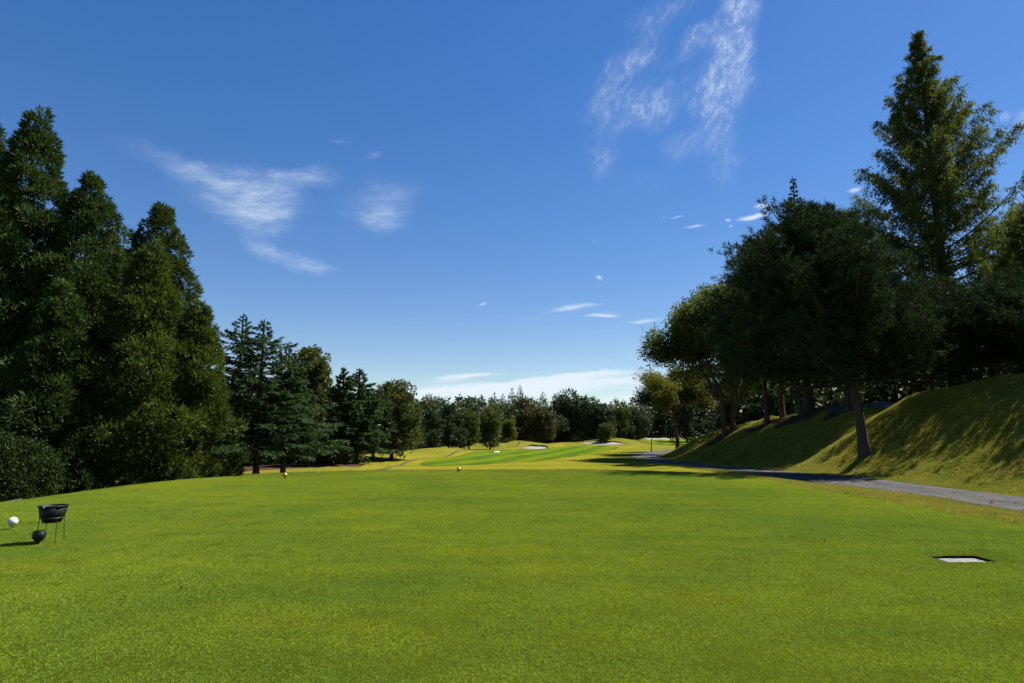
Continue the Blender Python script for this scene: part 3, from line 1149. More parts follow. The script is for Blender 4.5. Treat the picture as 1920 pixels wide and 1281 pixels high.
# ---- farther trees: lumpy crowns of leaf clumps -----------------------------------------
def make_round(h, r, seed, nl=15, ncl=26, nb=22, leaf=.42, base=.14, trunk=.2, conic=0.0):
    rg = np.random.default_rng(seed)
    cr, tb = Crown(seed + 1), Tubes(6)
    tp = trunk_pts(rg, h * .75, wob=.25, n=8)
    tb.add(tp, flare(np.linspace(0, 1, 8), trunk, .05))
    lobes = []
    for i in range(nl):
        q = (i + .5) / nl
        z = base + (1 - base) * (.12 + .78 * q)
        env = math.sin(math.pi * min(1, max(0, (z - base) / (1 - base) * .80 + .16))) ** .6 * (1 - conic * q)
        a = i * 2.39996 + rg.normal(0, .4)
        k = rg.uniform(.25, .72) * env
        lr = r * rg.uniform(.36, .58) * (1 - .3 * conic * q)
        lobes.append((np.array([r * k * math.cos(a), r * k * math.sin(a), z * h - lr * .2]), lr))
        tb.add(np.array([[0, 0, z * h * .6], lobes[-1][0] * (.5, .5, .85), lobes[-1][0]]), [.09, .06, .03])
    for (c, lr) in lobes:
        d = rand_dir(rg, ncl)
        d[:, 2] = d[:, 2] * .85 + .1
        pc = c + d * np.array([1, 1, .82]) * (lr * rg.uniform(.72, 1.06, ncl))[:, None]
        tint = rg.random(ncl) * .7 + rg.random() * .3
        idx = np.repeat(np.arange(ncl), nb)
        N = len(idx)
        off = rand_dir(rg, N) * (lr * .34 * rg.random(N) ** .5)[:, None]
        dd = nrm(d[idx] * .6 + rand_dir(rg, N) * .9)
        Ln = leaf * rg.uniform(.6, 1.3, N)
        cr.add(pc[idx] + off, dd, Ln, Ln * rg.uniform(.5, .8, N), np.clip(tint[idx] + rg.normal(0, .1, N), 0, 1))
    return tb.mesh('trunk'), cr.mesh('crown')


def make_spire(h, r, seed, n=420, nb=16, leaf=.5, low=.08):
    rg = np.random.default_rng(seed)
    cr, tb = Crown(seed + 1), Tubes(6)
    tp = trunk_pts(rg, h * .98, wob=.08, n=8)
    tb.add(tp, flare(np.linspace(0, 1, 8), .2, .02))
    tt = low + (1 - low) * (1 - rg.random(n) ** .6)
    az = rg.uniform(0, 6.283, n)
    lay = 1 + .16 * np.sin(tt * 40 + 1.5 * np.sin(az * 2))
    rad = r * (1 - tt) ** .95 * lay * rg.uniform(.35, 1.1, n) + .02
    c = np.stack([rad * np.cos(az), rad * np.sin(az), tt * h - .12 * rad], 1)
    for k in range(0, n, 12):
        tb.add(np.array([[0, 0, c[k, 2] + .1 * rad[k]], c[k] * .5 + np.array([0, 0, (c[k, 2] + .08) * .5]), c[k]]), [.05, .03, .015])
    idx = np.repeat(np.arange(n), nb)
    N = len(idx)
    d = nrm(np.stack([np.cos(az), np.sin(az), np.full(n, .15)], 1)[idx] + rand_dir(rg, N) * .8)
    Ln = leaf * rg.uniform(.5, 1.2, N) * (.22 + .9 * (1 - tt[idx]))
    cr.add(c[idx] + rand_dir(rg, N) * .22 * (1.2 - tt[idx])[:, None], d, Ln, Ln * rg.uniform(.25, .42, N), np.clip(rg.random(n)[idx] + rg.normal(0, .1, N), 0, 1))
    return tb.mesh('trunk'), cr.mesh('crown')


M_BARK = bark_mat('bark_dark', (0.035, 0.026, 0.02), (0.11, 0.08, 0.06))
M_BARK2 = bark_mat('bark_grey_brown', (0.04, 0.032, 0.026), (0.12, 0.095, 0.075))
L_SUGI = leaf_mat('cedar_foliage', (0.016, 0.035, 0.011), (0.055, 0.082, 0.017), (0.066, 0.062, 0.016), 0.22)
L_SUGI2 = leaf_mat('cedar_foliage_olive', (0.025, 0.048, 0.011), (0.078, 0.101, 0.017), (0.090, 0.082, 0.017), 0.25)
L_DEO = leaf_mat('deodar_needles', (0.024, 0.052, 0.026), (0.074, 0.112, 0.046), None, 0.18, 0.8, 0.03)
L_PINE = leaf_mat('pine_needles', (0.012, 0.026, 0.012), (0.042, 0.062, 0.024), None, 0.10, 0.8, 0.02)
L_RED = leaf_mat('redwood_foliage', (0.036, 0.058, 0.013), (0.096, 0.110, 0.016), (0.125, 0.103, 0.018), 0.38)
L_BROAD = leaf_mat('broadleaf_green', (0.036, 0.060, 0.014), (0.110, 0.122, 0.022), (0.150, 0.110, 0.024), 0.36)
L_AUT = leaf_mat('broadleaf_yellowing', (0.040, 0.058, 0.010), (0.115, 0.110, 0.016), (0.115, 0.075, 0.016), 0.40)
L_DARK = leaf_mat('evergreen_leaves', (0.017, 0.034, 0.013), (0.058, 0.075, 0.027), None, 0.15, 0.55, 0.15)
L_OLIVE = leaf_mat('olive_leaves', (0.032, 0.048, 0.012), (0.095, 0.105, 0.026), None, 0.22)
L_BROWN = leaf_mat('brownish_leaves', (0.038, 0.043, 0.015), (0.102, 0.089, 0.030), (0.102, 0.068, 0.025), 0.2)
L_SHRUB = leaf_mat('shrub_leaves', (0.006, 0.018, 0.003), (0.034, 0.050, 0.008), None, 0.10, 0.6, 0.08)


def tree(name, meshes, loc, mats, label, group=None, rz=0.0, sc=None, cat='tree'):
    root = empty(name, loc, rz)
    tag(root, label, cat, group)
    tm, cm = meshes
    link('trunk', tm, mats[0], root)
    link('crown', cm, mats[1], root)
    if sc:
        root.scale = sc
    return root


def clone(src, loc, rz, sc, label, mat=None):
    root = empty(src.name.split('.')[0], loc, rz)
    root.scale = sc
    for k in ('category', 'group'):
        if k in src:
            root[k] = src[k]
    root['label'] = label
    for ch in list(src.children):
        c = ch.copy()
        C.objects.link(c)
        c.parent = root
        if mat is not None and ch.name.startswith('crown'):
            c.material_slots[0].link = 'OBJECT'
            c.material_slots[0].material = mat
    return root


def spot(u, v_top, Y, hw):
    """foot, height and half width of a tree whose tip is seen at (u, v_top) and which stands Y metres off"""
    p = at(u, v_top, Y)
    z = Hs(p.x, Y)
    return (p.x, Y, z), p.z - z, hw / F_PX * Y


# ------------------------------------------------------------------ trees on the left
G = 'tall dark cedars left of the tee'
for (u, v, Y, hw, seed, lab, mt, n) in (
        (66, 203, 26.5, 128, 11, 'tallest dark cedar on the left, pointed tip highest above the shrub', L_SUGI, 1250),
        (-8, 252, 28.0, 130, 12, 'dark cedar cut by the left edge of the picture', L_SUGI, 900),
        (181, 336, 27.5, 122, 13, 'second cedar from the left, pointed tip right of the tallest one', L_SUGI, 1150),
        (306, 386, 32.0, 118, 14, 'dark cedar with broken blunt top, rightmost tip of the cedar row', L_SUGI, 1050),
        (288, 458, 27.0, 112, 15, 'olive green cedar standing in front of the blunt topped one', L_SUGI2, 1050),
        (374, 572, 28.0, 74, 16, 'low olive cedar at the right end of the cedar row', L_SUGI2, 620),
        (118, 540, 24.8, 92, 17, 'shorter cedar filling the row below the tallest tip', L_SUGI, 650),
        (235, 430, 34.0, 120, 18, 'cedar standing behind the gap between two pointed cedars', L_SUGI, 700)):
    foot, h, r = spot(u, v, Y, hw * 1.1)
    tree('cedar_tree', make_sugi(h, r, seed, int(n * 1.2), 60), foot, (M_BARK, mt), lab, G, rz=seed * 1.3)

# shrub at the left edge: small glossy leaves over a rounded body
def make_shrub(rx, ry, h, seed, n=520, nb=36, leaf=.075):
    rg = np.random.default_rng(seed)
    cr, tb = Crown(seed + 1), Tubes(6)
    for k in range(7):
        a = rg.uniform(0, 6.28)
        e = np.array([rx * .6 * math.cos(a), ry * .6 * math.sin(a), h * rg.uniform(.6, .9)])
        tb.add(np.array([[.1 * math.cos(a), .1 * math.sin(a), -.1], e * (.4, .4, .5), e]), [.05, .035, .015])
    d = rand_dir(rg, n)
    d[:, 2] = np.abs(d[:, 2]) * 1.3 - .55
    d = nrm(d)
    c = d * np.array([rx, ry, h * .62]) * rg.uniform(.78, 1.05, (n, 1)) * (1 + .1 * np.sin(5 * d[:, :1] + 3 * d[:, 1:2] + 4 * d[:, 2:])) + np.array([0, 0, h * .40])
    c[:, 2] = np.maximum(c[:, 2], .05)
    idx = np.repeat(np.arange(n), nb)
    N = len(idx)
    o = rand_dir(rg, N) * (.22 * rg.random(N) ** .5)[:, None]
    dd = nrm(d[idx] * .5 + rand_dir(rg, N) + np.array([0, 0, .3]))
    Ln = leaf * rg.uniform(.7, 1.4, N)
    cr.add(c[idx] + o, dd, Ln, Ln * rg.uniform(.45, .65, N), np.clip(rg.random(n)[idx] * .6 + rg.random(N) * .4, 0, 1))
    return tb.mesh('stem'), cr.mesh('foliage')


def shrub(foot, rx, ry, h, seed, label, mat=L_SHRUB, group=None, **k):
    root = empty('shrub', foot)
    tag(root, label, 'shrub', group)
    a, b = make_shrub(rx, ry, h, seed, **k)
    link('stem', a, M_BARK, root)
    link('foliage', b, mat, root)
    return root


p = at(14, 930, 18.6)
shrub((p.x, 18.6, Hs(p.x, 18.6)), 1.12, 1.1, at(28, 822, 18.6).z - Hs(p.x, 18.6), 31, 'dense dark shrub with small glossy leaves at the left edge', n=640, nb=44)

# deodars
for (u, v, Y, hw, seed, lab, br) in (
        (456, 588, 35.0, 110, 41, 'deodar cedar with the highest spire, leftmost of the deodar group', 150),
        (497, 600, 31.0, 140, 42, 'middle deodar cedar on a bare trunk beside the left gold tee marker', 165),
        (543, 652, 32.4, 92, 43, 'right deodar cedar with drooping outer boughs on a slim bare trunk', 130)):
    foot, h, r = spot(u, v, Y, hw)
    tree('deodar_tree', make_deodar(h, r, seed, int(br * 1.15), .16), foot, (M_BARK2, L_DEO), lab, 'deodar cedars left of the fairway', rz=seed)
for (u, v, Y, hw, seed, lab) in (
        (645, 689, 46.5, 58, 44, 'slim deodar with open tip, left of the pair by the fairway path'),
        (675, 691, 48.0, 62, 45, 'slim deodar with bare thin tip, right of the pair by the fairway path')):
    foot, h, r = spot(u, v, Y, hw)
    tree('deodar_tree', make_deodar(h, r, seed, 125, .14, needle=.22), foot, (M_BARK2, L_DEO), lab, 'deodar cedars left of the fairway', rz=seed)

foot, h, r = spot(583, 640, 50, 46)
tree('broadleaf_tree', make_round(h, r, 51, 20, 40, 30, .22, .1), foot, (M_BARK2, L_OLIVE), 'olive green leafy tree behind the right deodar', 'leafy trees left of the fairway')
foot, h, r = spot(738, 718, 58, 50)
tree('broadleaf_tree', make_round(h, r, 52, 22, 42, 30, .24, .1), foot, (M_BARK2, L_OLIVE), 'tall lumpy leafy tree right of the slim deodar pair', 'leafy trees left of the fairway')
foot, h, r = spot(703, 735, 56, 42)
tree('broadleaf_tree', make_round(h, r, 53, 18, 36, 26, .24, .2), foot, (M_BARK, L_DARK), 'dark leafy tree between the slim deodars and the tall lumpy tree', 'leafy trees left of the fairway')

# ------------------------------------------------------------------ far trees (shared meshes)
ROUND = [make_round(10, 4.0, 61, 17, base=.08), make_round(10, 3.6, 62, 19, conic=.25, base=.09), make_round(10, 4.4, 63, 19, base=.05)]
SPIRE = [make_spire(10, 2.6, 64, 700), make_spire(10, 2.2, 65, 700)]
FPINE = [make_pine(10, 3.2, 66, .10, 60, 34, 9, .48, nw=.28), ]
PROTO = {}
GF = 'trees of the far treeline'


def far_tree(kind, var, u, v, Y, hw, mat, label, seed):
    src = {'round': ROUND, 'spire': SPIRE, 'pine': FPINE}[kind]
    var %= len(src)
    foot, h, r = spot(u, v, Y, hw)
    rr_ = {'round': (4.6, 4.1, 5.0), 'spire': (2.7, 2.3), 'pine': (3.6,)}[kind][var]
    sc = (r / rr_, r / rr_, h / 10.0)
    name = {'round': 'broadleaf_tree', 'spire': 'conifer_tree', 'pine': 'pine_tree'}[kind]
    rz = (seed * 2.17) % 6.28
    key = (kind, var)
    if key not in PROTO:
        PROTO[key] = tree(name, src[var], foot, (M_BARK, mat), label, GF, rz, sc)
    else:
        clone(PROTO[key], foot, rz, sc, label, mat)


FAR = [
    ('round', 0, 603, 735, 120, 30, L_BROWN, 'distant leafy crown on the ridge just right of the deodar group'),
    ('round', 2, 628, 731, 128, 30, L_BROWN, 'distant leafy crown on the ridge left of the slim deodar tips'),
    ('round', 1, 768, 740, 135, 34, L_BROWN, 'brownish crown on the ridge just right of the tall lumpy tree'),
    ('round', 2, 798, 745, 130, 30, L_BROWN, 'brownish crown on the ridge, second right of the tall lumpy tree'),
    ('round', 0, 822, 746, 135, 22, L_DARK, 'small dark crown poking up at the low dip of the left treeline'),
    ('pine', 0, 803, 768, 92, 36, L_DARK, 'dark pine left of the pair of rounded trees behind the left mound'),
    ('pine', 0, 842, 758, 100, 38, L_DARK, 'dark pine touching the left of the two rounded trees'),
    ('round', 1, 880, 766, 106, 30, L_OLIVE, 'left of the two rounded trees behind the left mound'),
    ('round', 0, 919, 762, 110, 32, L_OLIVE, 'right of the two rounded trees behind the left mound, sunlit right side'),
    ('round', 1, 955, 785, 130, 18, L_AUT, 'small yellowish tree tucked right of the two rounded trees'),
    ('spire', 0, 852, 750, 172, 34, L_DARK, 'dark conifer, leftmost of the conifers on the central skyline'),
    ('spire', 1, 880, 743, 176, 34, L_DARK, 'dark conifer above the left rounded tree on the skyline'),
    ('spire', 0, 903, 738, 178, 34, L_DARK, 'dark conifer above the right rounded tree on the skyline'),
    ('spire', 1, 927, 735, 180, 34, L_DARK, 'dark conifer third left of the highest skyline tip'),
    ('spire', 0, 943, 737, 176, 32, L_DARK, 'dark conifer second left of the highest skyline tip'),
    ('spire', 1, 960, 727, 176, 32, L_DARK, 'dark conifer just left of the highest skyline tip'),
    ('spire', 0, 975, 721, 174, 30, L_DARK, 'conifer with the highest tip on the central skyline'),
    ('spire', 0, 1018, 733, 178, 34, L_DARK, 'conifer with a lone tip right of the brownish crown'),
    ('round', 0, 985, 746, 152, 34, L_BROWN, 'brownish leafy tree under the highest skyline tip'),
    ('round', 1, 1020, 764, 148, 28, L_BROWN, 'lower olive brown tree at the right foot of the highest tip'),
    ('round', 2, 1062, 734, 166, 40, L_DARK, 'highest rounded dark crown right of the central conifers'),
    ('round', 0, 1098, 744, 162, 36, L_DARK, 'grey green rounded crown right of the highest rounded one'),
    ('round', 1, 1128, 756, 160, 32, L_DARK, 'grey green crown above the wide bunker'),
    ('round', 2, 1160, 758, 170, 34, L_OLIVE, 'paler green crown left of the thin tree with the bare trunk'),
    ('round', 0, 1192, 764, 172, 30, L_DARK, 'dark crown just left of the thin tree with the bare trunk'),
    ('spire', 1, 1168, 748, 215, 14, L_DARK, 'tiny far conifer tip, left of two on the right skyline'),
    ('spire', 0, 1184, 743, 215, 15, L_DARK, 'tiny far conifer tip, right of two on the right skyline'),
    ('round', 1, 1137, 792, 152, 20, L_OLIVE, 'low pale green tree in front of the treeline by the ridge'),
    ('spire', 1, 1243, 738, 190, 34, L_DARK, 'dark conifer behind the slim yellowish tree'),
    ('round', 2, 1285, 742, 170, 44, L_DARK, 'dark crown behind the slim yellowish tree on its right'),
    ('round', 1, 1330, 730, 150, 46, L_DARK, 'dark crown behind the trunk of the big spreading tree'),
    ('round', 0, 640, 770, 80, 40, L_DARK, 'dark crown filling the gap behind the slim deodar pair'),
    ('round', 1, 770, 775, 85, 34, L_DARK, 'dark crown right behind the tall lumpy tree'),
    ('round', 2, 560, 745, 75, 50, L_DARK, 'dark crown behind the trunks of the deodar group'),
    ('round', 1, 1392, 640, 88, 60, L_DARK, 'dark crown glimpsed just right of the trunks of the big spreading tree'),
    ('round', 2, 1470, 640, 84, 62, L_DARK, 'dark crown glimpsed between the pine trunks on the crest'),
    ('round', 0, 1545, 630, 80, 60, L_DARK, 'dark crown glimpsed behind the leaning pine trunk'),
    ('round', 1, 1640, 630, 76, 62, L_DARK, 'dark crown glimpsed behind the crest right of the leaning pine'),
    ('round', 0, 1040, 778, 160, 34, L_DARK, 'dark lower crown between the brownish and the rounded crowns'),
    ('round', 2, 960, 775, 165, 36, L_DARK, 'dark crown filling the treeline below the conifer tips'),
]
for i, (k, va, u, v, Y, hw, mat, lab) in enumerate(FAR):
    far_tree(k, va, u, v, Y, hw, mat, lab, i + 3)

# the dim undergrowth that closes the view between the trunks: one mass
def understory(name, boxes, seed, label, mat, leaf=.5):
    rg = np.random.default_rng(seed)
    cr = Crown(seed)
    for (xa, ya_, xb, yb, wid, hh, n) in boxes:
        t = rg.random(n)
        x = xa + (xb - xa) * t + rg.normal(0, wid, n)
        y = ya_ + (yb - ya_) * t + rg.normal(0, wid, n)
        z = H(x, y) + hh * rg.random(n) * (.7 + .3 * np.sin(t * 40))
        c = np.stack([x, y, z], 1)
        nb = 10
        idx = np.repeat(np.arange(n), nb)
        N = len(idx)
        Ln = leaf * rg.uniform(.5, 1.3, N)
        cr.add(c[idx] + rand_dir(rg, N) * .6, rand_dir(rg, N), Ln, Ln * .6, np.clip(rg.random(n)[idx] + rg.normal(0, .1, N), 0, 1))
    o = link(name, cr.mesh(name), mat)
    tag(o, label, 'undergrowth', kind='stuff')
    return o


understory('undergrowth', [(-19, 48, -20, 92, 1.6, 6.5, 1500), (-20, 92, -13, 124, 1.6, 8.5, 1300), (-13, 124, 6, 168, 2.0, 10, 1900), (6, 168, 30, 186, 2.0, 11, 1500), (30, 186, 90, 222, 2.5, 12, 1700),
                            (50, 130, 90, 200, 3, 11, 900)],
           71, 'dim undergrowth between the trunks along the woods', L_DARK, .85)
understory('undergrowth', [(-22, 45, -13.4, 53, 1.0, 4.2, 2600), (-34, 38, -19, 50, 2.0, 6, 2200), (-40, 20, -24, 40, 1.5, 4.5, 1500)], 73, 'dim undergrowth behind the deodar trunks', L_DARK, .34)
understory('undergrowth', [(31, 92, 40, 62, 1.6, 6.5, 2200), (40, 62, 40, 34, 1.5, 5.5, 2200), (40, 120, 62, 70, 2.5, 9.0, 1800)], 72, 'undergrowth on the flat behind the bank crest', L_DARK, .62)

# ------------------------------------------------------------------ trees on the right
foot, h, r = spot(1217, 719, 95, 28)
tree('thin_tree', make_broad(h, r, 81, .34, 2, 4, 70, .26, r0=.12, cl=1.0, gaps=.15), foot, (M_BARK, L_DARK), 'thin sparse tree with bare trunk beside the far bend of the cart path')
foot, h, r = spot(1262, 680, 84, 74)
tree('broadleaf_tree', make_broad(h, r, 82, .22, 3, 4, 60, .24, r0=.15, cl=.95), foot, (M_BARK, L_AUT), 'slim yellowish leafy tree at the far foot of the bank')
X4 = 21.0
foot = (X4, 62.0, Hs(X4, 62.0))
h4 = at(1330, 497, 62).z - foot[2]
tree('broadleaf_tree', make_broad(h4, 7.7, 83, .15, 3, 5, 34, .24, r0=.14, cl=1.05, spread=.74, twin=True, gaps=.05), foot, (M_BARK, L_BROAD), 'big spreading leafy tree with twin trunks on the crest of the bank')

# pines on the bank
pf = (17.25, 31.0, Hs(17.25, 31.0))
hp = at(1545, 372, 31).z - pf[2]
tree('pine_tree', make_pine(hp, 4.7, 91, .30, 150, 84, 21, .25, lean=(-.075, .02), r0=.25, side=math.pi), pf, (M_BARK, L_PINE), 'large dark pine with leaning trunk low on the sunlit bank', 'pines on the bank')
for (X, Y, u, v, r, seed, lab, low, nl) in (
        (23.6, 44.0, 1615, 400, 4.6, 92, 'dark pine whose trunk stands on the crest right of the leaning pine', .22, 60),
        (21.8, 54.0, 1440, 440, 4.8, 93, 'dark pine left of the leaning pine, its trunk on the crest', .24, 60),
        (24.5, 57.0, 1470, 420, 4.4, 94, 'dark pine behind the crest, hidden mostly by the leaning pine', .24, 50),
        (22.0, 48.0, 1490, 470, 4.0, 95, 'dark pine midway along the crest with a short dark trunk', .26, 50),
        (26.0, 33.5, 1880, 515, 4.6, 96, 'dark pine on the crest near the right edge of the picture', .26, 60),
        (26.2, 27.6, 2030, 500, 4.4, 99, 'dark pine with its trunk just outside the right edge of the picture', .28, 55),
        (29.5, 44.0, 1745, 520, 4.8, 97, 'dark pine below the tall redwood', .2, 55),
        (26.0, 74.0, 1390, 560, 4.2, 98, 'dark pine beyond the big spreading tree', .2, 40)):
    foot = (X, Y, Hs(X, Y))
    h = at(u, v, Y).z - foot[2]
    tree('pine_tree', make_pine(h, r, seed, low, int(nl * 1.7), 52, 15, .29), foot, (M_BARK, L_PINE), lab, 'pines on the bank', rz=seed)
foot, h, r = spot(1486, 330, 52, 62)
tree('deodar_tree', make_deodar(h, r, 46, 130, .25, needle=.24), foot, (M_BARK, L_DEO), 'dark spire rising behind the leaning pine')
# dawn redwoods
foot, h, r = spot(1722, 62, 53, 165)
tree('redwood_tree', make_redwood(h, r, 101, 210, .16, .20, .92), foot, (M_BARK, L_RED), 'tallest open cone shaped dawn redwood at upper right', 'dawn redwoods')
foot, h, r = spot(1945, 335, 44, 120)
tree('redwood_tree', make_redwood(h, r, 102, 130, .14, .18, 1.0), foot, (M_BARK, L_RED), 'lower dawn redwood cut by the right edge', 'dawn redwoods')

# ------------------------------------------------------------------ grass blades (one mass each)
def grass(name, anchors, kind, mat, n_bl, rad, hgt, wid, lean, seed, label):
    """anchors (n,2). The mesh holds one round tuft of blades and a point per place; the modifier sets a turned copy on each point."""
    rg = np.random.default_rng(seed)
    nc = n_bl // 9
    rr_ = rad * np.sqrt(rg.random(nc))
    a = rg.uniform(0, 6.283, nc)
    ci = rg.integers(0, nc, n_bl)
    B = np.stack([rr_ * np.cos(a), rr_ * np.sin(a), np.zeros(nc)], 1)[ci]
    B[:, :2] += rg.normal(0, hgt[0] * .45, (n_bl, 2))
    ctint = rg.random(nc)
    d = nrm(rg.normal(0, lean, (n_bl, 3)) * np.array([1, 1, .2]) + np.array([0, 0, 1]))
    L = rg.uniform(hgt[0], hgt[1], n_bl)
    S = nrm(np.cross(d, rg.normal(size=(n_bl, 3))))
    w = rg.uniform(wid[0], wid[1], n_bl)
    V = np.empty((n_bl, 3, 3))
    V[:, 0] = B - S * w[:, None] / 2
    V[:, 1] = B + S * w[:, None] / 2
    V[:, 2] = B + d * L[:, None]
    ax, ay = anchors[:, 0], anchors[:, 1]
    off = 0.008 if kind == 'tee' else 0.0
    az = H(ax, ay) + off
    A = np.stack([ax, ay, az], 1)
    allV = np.concatenate([V.reshape(-1, 3), A])
    me = mesh_np(name, allV, np.arange(n_bl * 3).reshape(n_bl, 3), np.clip(.55 * ctint[ci] + .45 * rg.random(n_bl), 0, 1))
    nv, na = n_bl * 3, len(A)
    at_ = me.attributes.new('anchor', 'BOOLEAN', 'POINT')
    at_.data.foreach_set('value', np.concatenate([np.zeros(nv, bool), np.ones(na, bool)]))
    rot = np.zeros((nv + na, 3), np.float32)
    N = normal_at(ax, ay)
    sp = rg.uniform(0, 6.283, na)
    for i in range(na):
        q = Vector(N[i]).to_track_quat('Z', 'Y').to_matrix() @ Matrix.Rotation(sp[i], 3, 'Z')
        e = q.to_euler()
        rot[nv + i] = (e.x, e.y, e.z)
    ra = me.attributes.new('turn', 'FLOAT_VECTOR', 'POINT')
    ra.data.foreach_set('vector', rot.ravel())
    sc = me.attributes.new('size', 'FLOAT', 'POINT')
    sc.data.foreach_set('value', np.concatenate([np.ones(nv), rg.uniform(.8, 1.2, na)]).astype(np.float32))
    o = link(name, me, mat)
    ng = bpy.data.node_groups.new(name + '_spread', 'GeometryNodeTree')
    ng.interface.new_socket('Geometry', in_out='INPUT', socket_type='NodeSocketGeometry')
    ng.interface.new_socket('Geometry', in_out='OUTPUT', socket_type='NodeSocketGeometry')
    gi, go = ng.nodes.new('NodeGroupInput'), ng.nodes.new('NodeGroupOutput')

    def na_(nm, ty):
        x = ng.nodes.new('GeometryNodeInputNamedAttribute')
        x.data_type = ty
        x.inputs['Name'].default_value = nm
        return [s for s in x.outputs if s.enabled and s.name == 'Attribute'][0]
    sepg = ng.nodes.new('GeometryNodeSeparateGeometry')
    sepg.domain = 'POINT'
    ng.links.new(gi.outputs[0], sepg.inputs['Geometry'])
    ng.links.new(na_('anchor', 'BOOLEAN'), sepg.inputs['Selection'])
    iop = ng.nodes.new('GeometryNodeInstanceOnPoints')
    ng.links.new(sepg.outputs['Selection'], iop.inputs['Points'])
    ng.links.new(sepg.outputs['Inverted'], iop.inputs['Instance'])
    ng.links.new(na_('turn', 'FLOAT_VECTOR'), iop.inputs['Rotation'])
    ng.links.new(na_('size', 'FLOAT'), iop.inputs['Scale'])
    ng.links.new(iop.outputs[0], go.inputs[0])
    md = o.modifiers.new('spread', 'NODES')
    md.node_group = ng
    tag(o, label, 'grass', kind='stuff')
    return o


def jitter_grid(xa, xb, ya_, yb, step, seed):
    rg = np.random.default_rng(seed)
    X, Y = np.meshgrid(np.arange(xa, xb, step), np.arange(ya_, yb, step))
    P = np.stack([X.ravel(), Y.ravel()], 1)
    return P + rg.uniform(-step * .4, step * .4, P.shape)


def seen(P, pad=1.5):
    return (P[:, 1] > 2.2) & (np.abs(P[:, 0]) < P[:, 1] * .86 + pad)


P = jitter_grid(-13, 9.2, 2.2, 28, .34, 5)
P = P[seen(P) & (tee_sdf(P[:, 0], P[:, 1]) < -.12) & ~((P[:, 0] > PLATE[0] - .25) & (P[:, 0] < PLATE[2] + .25) & (P[:, 1] > PLATE[1] - .25) & (P[:, 1] < PLATE[3] + .25))]
grass('tee_grass', P, 'tee', M_BLADE_TEE, 4200, .30, (.010, .021), (.0031, .0054), .75, 6, 'short mown bright green grass on the tee')


def path_dist(x, y, cl):
    c = smooth_open(cl, 10)
    return np.min(np.hypot(x[:, None] - c[None, :, 0], y[:, None] - c[None, :, 1]), 1)


P = jitter_grid(-16, 24, 4, 74, .42, 7)
sd_ = tee_sdf(P[:, 0], P[:, 1])
ok = seen(P) & (sd_ > .02) & (path_dist(P[:, 0], P[:, 1], PATH) > 1.72) & (litter(P[:, 0], P[:, 1]) < .35) & (path_dist(P[:, 0], P[:, 1], PATH2) > .75) & (path_dist(P[:, 0], P[:, 1], PATH3) > 1.1)
ok &= ~((P[:, 0] < -10.5) & (P[:, 1] < 26.5))
ok &= (P[:, 0] > 10.6) | (P[:, 1] < 29.5)
P = P[ok]
grass('rough_grass', P, 'rough', M_BLADE_ROUGH, 800, .36, (.03, .095), (.006, .012), .6, 8, 'yellowing longer grass on the rough and the bank')

# ------------------------------------------------------------------ small things on the tee
def lathe(name, prof, mat, parent=None, n=40, squash=(1, 1), smooth=True):
    prof = np.array(prof, float)
    th = np.arange(n) / n * 2 * math.pi
    V = np.stack([prof[:, None, 0] * np.cos(th) * squash[0], prof[:, None, 0] * np.sin(th) * squash[1], np.repeat(prof[:, 1:2], n, 1)], -1).reshape(-1, 3)
    Fq = []
    for i in range(len(prof) - 1):
        for j in range(n):
            j2 = (j + 1) % n
            Fq.append((i * n + j, i * n + j2, (i + 1) * n + j2, (i + 1) * n + j))
    return link(name, mesh_np(name, V, Fq, smooth=smooth), mat, parent)


def tube_obj(name, pts, rad, mat, parent=None, sides=8):
    t = Tubes(sides)
    t.add(pts, np.broadcast_to(rad, (len(pts),)))
    return link(name, t.mesh(name), mat, parent)


def dimple_mat(name, col, rough, spec, metal, strength):
    t = NT(name)
    tcn = t.node('ShaderNodeTexCoord')
    vo = t.node('ShaderNodeTexVoronoi')
    vo.inputs['Scale'].default_value = 38
    t.link(tcn.outputs['Object'], vo.inputs['Vector'])
    h = t.ss(vo.outputs['Distance'], 0.0, 0.42)
    n = t.noise(20, 4, 0.6, vec=tcn.outputs['Object'])
    c = t.mix(n, tuple(x * .85 for x in col), col)
    return t.done(t.principled(c, rough, spec, t.bump(h, strength, 0.006), metal))


M_WHITE = dimple_mat('marker_white_paint', (0.55, 0.55, 0.52), 0.45, 0.4, 0, .55)
M_GOLD = dimple_mat('marker_gold_paint', (0.52, 0.36, 0.10), 0.36, 0.5, .75, .5)
M_BLACK = dimple_mat('marker_black_plastic', (0.008, 0.008, 0.009), 0.4, 0.35, 0, .9)
M_TUB = simple('tub_black_plastic', (0.006, 0.0065, 0.007), 0.5, 0.25)
M_STEEL = simple('stand_black_steel', (0.03, 0.03, 0.032), 0.45, 0.5, .3)
M_STICK = simple('white_sticker', (0.75, 0.75, 0.75), 0.5)
M_SPIKE = simple('marker_spike', (0.55, 0.52, 0.46), 0.5)


def tee_marker(x, y, rad, mat, label, group, spike_mat):
    z = Hs(x, y)
    root = empty('tee_marker', (x, y, z), random.Random(int(x * 10)).random() * 6)
    tag(root, label, 'tee marker', group)
    zc = rad * 1.85
    prof = []
    # ball tapering below into a peg, like a ball sitting on its tee
    for a in range(90, -52, -8):
        prof.append((max(.0005, rad * math.cos(R(a))), zc + rad * math.sin(R(a))))
    prof += [(rad * .44, zc - rad * 1.0), (rad * .26, zc - rad * 1.22), (rad * .17, zc - rad * 1.38)]
    b = lathe('ball', prof[::-1], mat, root, 36)
    lathe('peg', [(.001, -.05), (rad * .08, -.01), (rad * .12, rad * .20), (rad * .185, rad * .50)], spike_mat, root, 18)
    return root


def on_tee(u, v):
    x, y = on_ground(u, v)
    return x, y


